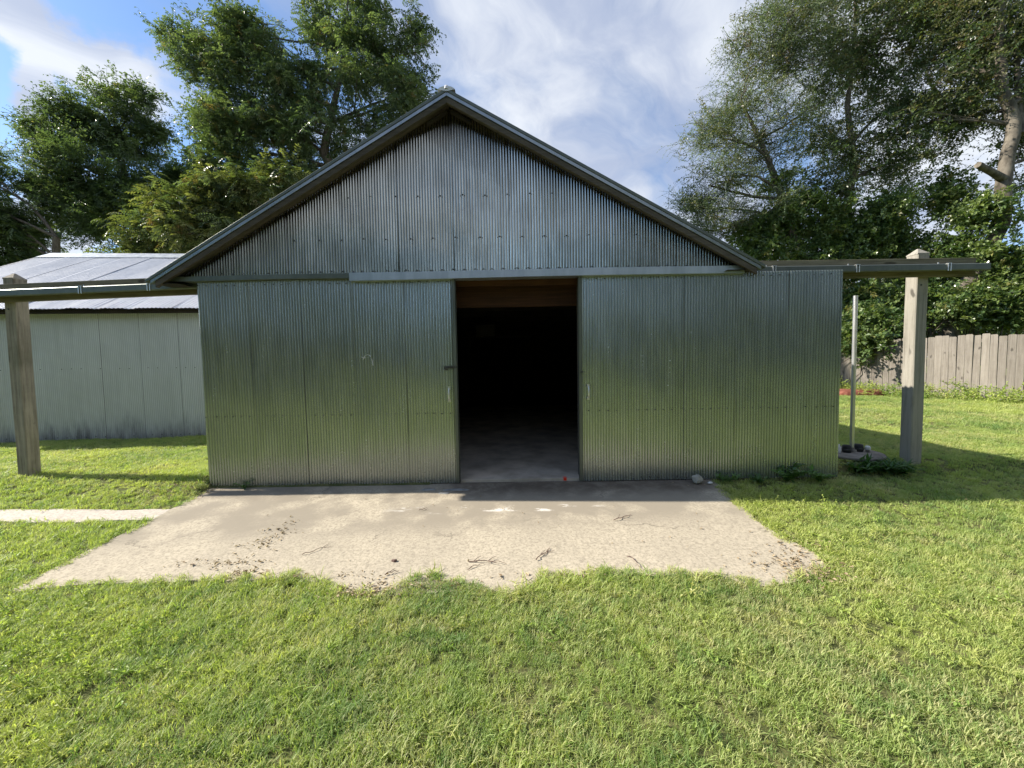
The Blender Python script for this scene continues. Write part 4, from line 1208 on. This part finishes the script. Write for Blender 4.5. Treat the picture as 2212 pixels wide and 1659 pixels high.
# yellow-green lower growth in front
tree('young_tree', 'yellow green leafy young tree catching sun behind the low building roof', (-8.3, 9.6, 0), [(-8.3, 9.6, -.1, .12), (-8.3, 9.6, 2.4, .10)]+trunkp([(480, 470, 9.6, .07), (500, 380, 9.8, .04)]),
     [lobe(330, 520, 9.4, 55, 35, 9, 13), lobe(430, 500, 9.4, 70, 45, 14, 14), lobe(490, 440, 9.6, 60, 45, 12, 13), lobe(380, 455, 9.6, 50, 30, 8, 12), lobe(560, 430, 9.8, 50, 50, 10, 12), lobe(500, 530, 9.4, 60, 30, 9, 13), lobe(600, 385, 10, 40, 35, 6, 10), lobe(300, 540, 9.4, 35, 20, 4, 10)],
     'compY', seed=3, mix='compB', mixw=.25)
# the tall middle tree
tree('tall_walnut_tree', 'tallest tree with drooping compound leaves rising behind the shed roof', (-5.6, 12.2, 0), [(-5.6, 12.2, -.1, .34), (-5.6, 12.2, 3.0, .30)]+trunkp([(740, 430, 12.2, .25), (700, 330, 12.2, .18), (720, 230, 12.2, .13), (745, 110, 12.2, .08), (750, 20, 12.2, .05)]),
     [lobe(540, 150, 12.4, 75, 85, 22, 17), lobe(450, 150, 12.4, 50, 50, 10, 14), lobe(400, 100, 12.4, 32, 35, 6, 10), lobe(630, 205, 12.2, 65, 62, 17, 16), lobe(530, 290, 12.0, 75, 75, 20, 16), lobe(460, 250, 12.2, 34, 42, 8, 12), lobe(600, 330, 11.8, 80, 70, 18, 15),
      lobe(690, 40, 12.6, 35, 45, 7, 11), lobe(790, 30, 12.6, 32, 40, 6, 10), lobe(760, 120, 12.4, 70, 55, 14, 13), lobe(860, 130, 12.4, 60, 55, 12, 13), lobe(915, 110, 12.4, 25, 40, 5, 9), lobe(820, 220, 12.2, 90, 65, 18, 13), lobe(910, 210, 12.2, 35, 40, 6, 10), lobe(720, 270, 12.0, 60, 60, 11, 12), lobe(840, 300, 12.2, 60, 45, 8, 10),
      lobe(740, -40, 12.6, 60, 45, 9, 12), lobe(480, 340, 12.0, 50, 60, 11, 14), lobe(660, 420, 11.8, 60, 60, 12, 14), lobe(440, 325, 12.2, 20, 20, 3, 9), lobe(530, 75, 12.4, 30, 22, 4, 9)],
     'compB', mix='leafyA', mixw=.45, seed=4, r0=.34)
# far left edge tree
tree('edge_tree', 'dark tree cut off by the left edge of the photo', (-17.5, 10.5, 0), [(-17.5, 10.5, -.1, .25), (-17.5, 10.5, 4.0, .18), (-17.4, 10.5, 6.5, .1)],
     [lobe(-20, 520, 10.5, 70, 60, 18, 17), lobe(20, 500, 10.5, 35, 30, 6, 12), lobe(-60, 440, 10.5, 90, 60, 18, 14), lobe(20, 570, 10.5, 30, 25, 5, 13), lobe(-120, 360, 11, 90, 80, 16, 12)], 'compA', seed=5)

# right: wispy tree with thin limbs
tree('wispy_tree', 'open wispy tree with thin bare limbs leaning left above the shed roof', (9.2, 10.6, 0), [(9.2, 10.6, -.1, .22), (9.0, 10.6, 2.5, .19)]+trunkp([(1725, 560, 10.6, .16), (1690, 430, 10.6, .13), (1640, 300, 10.8, .08), (1600, 215, 11, .03)]),
     [lobe(1690, 60, 11, 70, 60, 15, 11), lobe(1640, 130, 11, 65, 55, 13, 11), lobe(1750, 140, 11, 70, 60, 14, 10), lobe(1600, 220, 11, 55, 50, 11, 10), lobe(1560, 300, 10.8, 55, 50, 11, 10), lobe(1650, 270, 10.8, 60, 60, 11, 9), lobe(1530, 400, 10.6, 50, 45, 9, 9), lobe(1600, 380, 10.6, 55, 50, 10, 8), lobe(1500, 450, 10.6, 35, 25, 6, 9),
      lobe(1560, 480, 10.6, 60, 40, 11, 9), lobe(1640, 460, 10.6, 60, 50, 10, 8), lobe(1660, 350, 10.8, 60, 50, 10, 8), lobe(1740, 30, 11.2, 60, 50, 10, 10), lobe(1740, 240, 11, 50, 60, 9, 8)], 'fine', seed=6, mix='brown', mixw=.3)
tree('thin_tree', 'slender dark stemmed tree between the wispy tree and the pale trunk', (11.5, 11.0, 0), [(11.5, 11.0, -.1, .2), (11.5, 11, 3, .17)]+trunkp([(1830, 470, 11, .15), (1845, 350, 11, .12), (1830, 230, 11.2, .09), (1845, 100, 11.4, .06), (1850, -40, 11.4, .05)]),
     [lobe(1840, 60, 11.4, 75, 65, 15, 12), lobe(1920, 120, 11.4, 75, 65, 15, 12), lobe(1830, 170, 11.3, 60, 55, 11, 10), lobe(1790, 300, 11.2, 55, 50, 9, 10), lobe(1900, 250, 11.2, 65, 60, 12, 11), lobe(1870, 370, 11, 60, 50, 10, 11), lobe(1990, 60, 11.6, 70, 60, 14, 12), lobe(1780, 420, 11, 55, 45, 9, 11), lobe(1960, -40, 11.6, 80, 50, 12, 12), lobe(1850, -60, 11.6, 80, 40, 10, 12), lobe(1970, 340, 11.2, 60, 60, 10, 11)],
     'broad', seed=7, mix='brown', mixw=.5)
tree('big_tree', 'big tree with pale bare trunk and a sawn stub at the right edge', (14.6, 8.6, 0), [(14.5, 8.6, -.1, .27), (14.5, 8.6, 2.5, .25)]+trunkp([(2165, 480, 8.6, .20), (2173, 360, 8.6, .18), (2190, 267, 8.6, .165), (2170, 210, 8.65, .145), (2162, 160, 8.7, .13), (2157, 100, 8.8, .12), (2163, 10, 9, .10), (2180, -140, 9, .07)]),
     [lobe(2080, 40, 9.6, 90, 70, 20, 13), lobe(2060, 160, 9.6, 80, 70, 18, 13), lobe(2190, 60, 9.8, 90, 80, 16, 12), lobe(2020, 260, 9.6, 65, 60, 12, 12), lobe(2110, 250, 9.8, 60, 50, 10, 10), lobe(2260, 200, 9.4, 70, 90, 16, 12), lobe(2100, -60, 9.8, 110, 60, 16, 12), lobe(2230, 340, 9.4, 50, 60, 9, 11), lobe(2290, 60, 9, 90, 90, 16, 11)],
     'broad', bark='palebark', seed=8, mix='brown', mixw=.45)
st = MB(); a = Vector(Q(2176, 392, 8.6)); b = Vector(Q(2112, 356, 8.3)); st.tube([a, a.lerp(b, .5)+Vector((0, 0, .02)), b], [.13, .10, .09], 14)
so_ = obj('sawn_stub', st, M['palebark'], bpy.data.objects['big_tree']); so_.location = -Vector((14.6, 8.6, 0))
# second thin leader on the big tree
st = MB(); st.tube([Vector(Q(2207, 290, 8.6)), Vector(Q(2200, 220, 9)), Vector(Q(2196, 130, 9.0)), Vector(Q(2200, 40, 9.2))], [.10, .085, .07, .05], 8)
so_ = obj('second_leader', st, M['palebark'], bpy.data.objects['big_tree']); so_.location = -Vector((14.6, 8.6, 0))


# vine covered thicket hanging over the fence
def thicket(name, label, blobs, src, seed, base):
    g = np.random.default_rng(seed); r = random.Random(seed); T = thing(name, label, 'shrub', base); off = np.array(base); S = []; mb = MB()
    for (px, py, Y, rx, ry_, n) in blobs:
        c = np.array(P(px, py, Y=Y)); s = (Y+4.4)/831
        for k in range(max(2, n//26)):
            d = g.normal(size=3); d /= np.linalg.norm(d); cc = c+d*np.array([rx*s, .7*(rx+ry_)/2*s, ry_*s])*r.uniform(.3, 1)
            m = 26; S.append(cc+g.normal(size=(m, 3))*np.array([.26, .26, .17]))
            if k % 2 == 0:
                b0 = Vector((cc[0]+r.uniform(-.6, .6), Y+.5, .2)); p1 = Vector(cc); mid = b0.lerp(p1, .5)+rv(r, .4)
                mb.tube([b0-Vector(base), mid-Vector(base), p1-Vector(base)], [.022, .015, .006], 5, False)
    S = np.concatenate(S); S = S[S[:, 2] > .15]-off; n = len(S)
    c_ = scatter('foliage', S, np.column_stack([g.normal(size=(n, 2))*.4, g.random(n)*6.28]), g.uniform(.7, 1.25, n), g.integers(0, len(SRC[src].objects), n), SRC[src], T); c_['kind'] = 'stuff'
    obj('stems', mb, M['bark'], T); return T


thicket('vine_thicket', 'dense vine covered thicket behind the fence, spilling over its top', [(1700, 500, 10.6, 70, 40, 260), (1640, 540, 10.4, 70, 28, 200), (1760, 590, 10.2, 70, 45, 330), (1840, 560, 10.2, 60, 60, 320), (1850, 660, 9.6, 45, 60, 330), (1900, 690, 9.2, 50, 45, 260), (1870, 470, 10.4, 60, 60, 300), (1960, 560, 10, 70, 60, 330), (1990, 650, 9.2, 55, 35, 200), (1875, 735, 8.5, 40, 28, 260), (1850, 700, 8.8, 35, 40, 260), (1930, 715, 8.2, 25, 22, 110), (1700, 440, 10.8, 60, 50, 200), (1790, 500, 10.6, 60, 60, 300), (1930, 480, 10.2, 70, 60, 300), (1620, 500, 10.8, 50, 35, 150)], 'vine', 21, (11.2, 10.2, .1))
thicket('vine_thicket', 'sunlit vine thicket round the pale trunk at the right edge', [(2080, 640, 8.4, 70, 55, 380), (2150, 560, 8.4, 60, 60, 300), (2180, 660, 8.0, 60, 50, 320), (2130, 460, 8.6, 50, 50, 180), (2060, 540, 9.0, 60, 60, 260), (2240, 600, 7.8, 50, 80, 240), (2040, 430, 10, 60, 60, 200)], 'vine', 22, (13.8, 8.3, .1))
# dark shrubs low behind the fence close the gap to the horizon
thicket('dark_shrubs', 'dark leafy shrubs in the shade behind the fence and thickets', [(1830, 640, 13, 90, 60, 360), (1960, 640, 13, 90, 60, 360), (2090, 640, 13, 90, 60, 360), (2200, 640, 12, 90, 70, 360), (1740, 640, 14, 80, 50, 260), (1850, 740, 12.5, 90, 40, 260), (2000, 720, 13, 90, 40, 240), (2150, 740, 13, 90, 40, 240)], 'broad', 23, (16, 13, .1))

# tree row at the far side of the yard behind the viewer: what the metal doors mirror
HT = (13.5, 13, 12.5, 10.5, 9.8, 11, 13, 14)
for i, x in enumerate((-24, -17, -10.5, -4, 2.5, 9, 15.5, 22)):
    y = -19-1.5*math.sin(i*2.1); h = HT[i]
    tree('yard_tree', ['far left', 'broad', 'slim', 'low', 'lowest', 'wide', 'rounded', 'far right'][i]+' leafy tree in the row across the yard behind the viewer', (x, y, 0), [(x, y, -.3, .3), (x+.2, y, 2.6, .22), (x, y, 5.5, .12)],
         [((x+dx_, y+dy_, h*f), (2.5, 2.0, 2.1), 13, 14) for dx_, dy_, f in ((-1.6, 0, .42), (1.7, .3, .45), (0, .5, .8), (-1.3, 0, .65), (1.4, 0, .66), (0, 1, .25), (-2.6, .6, .2), (2.6, .6, .2), (0, 0, .55))], 'broad', seed=40+i, group='trees across the yard behind the viewer')
# distant woods all round
g = np.random.default_rng(77); n = 5200; a = g.random(n)*6.283; rr = g.uniform(55, 85, n); hh = g.random(n)**.8*(7+2*np.sin(a*9)+1.5*np.sin(a*23))
dw = scatter('distant_woods', np.column_stack([rr*np.cos(a), rr*np.sin(a)+5, hh]), np.column_stack([g.normal(size=(n, 2))*.4, g.random(n)*6.28]), g.uniform(5, 9, n), g.integers(0, 5, n), SRC['broad'])
prop(dw, 'far belt of trees closing the view round the yard', 'woods', kind='stuff')
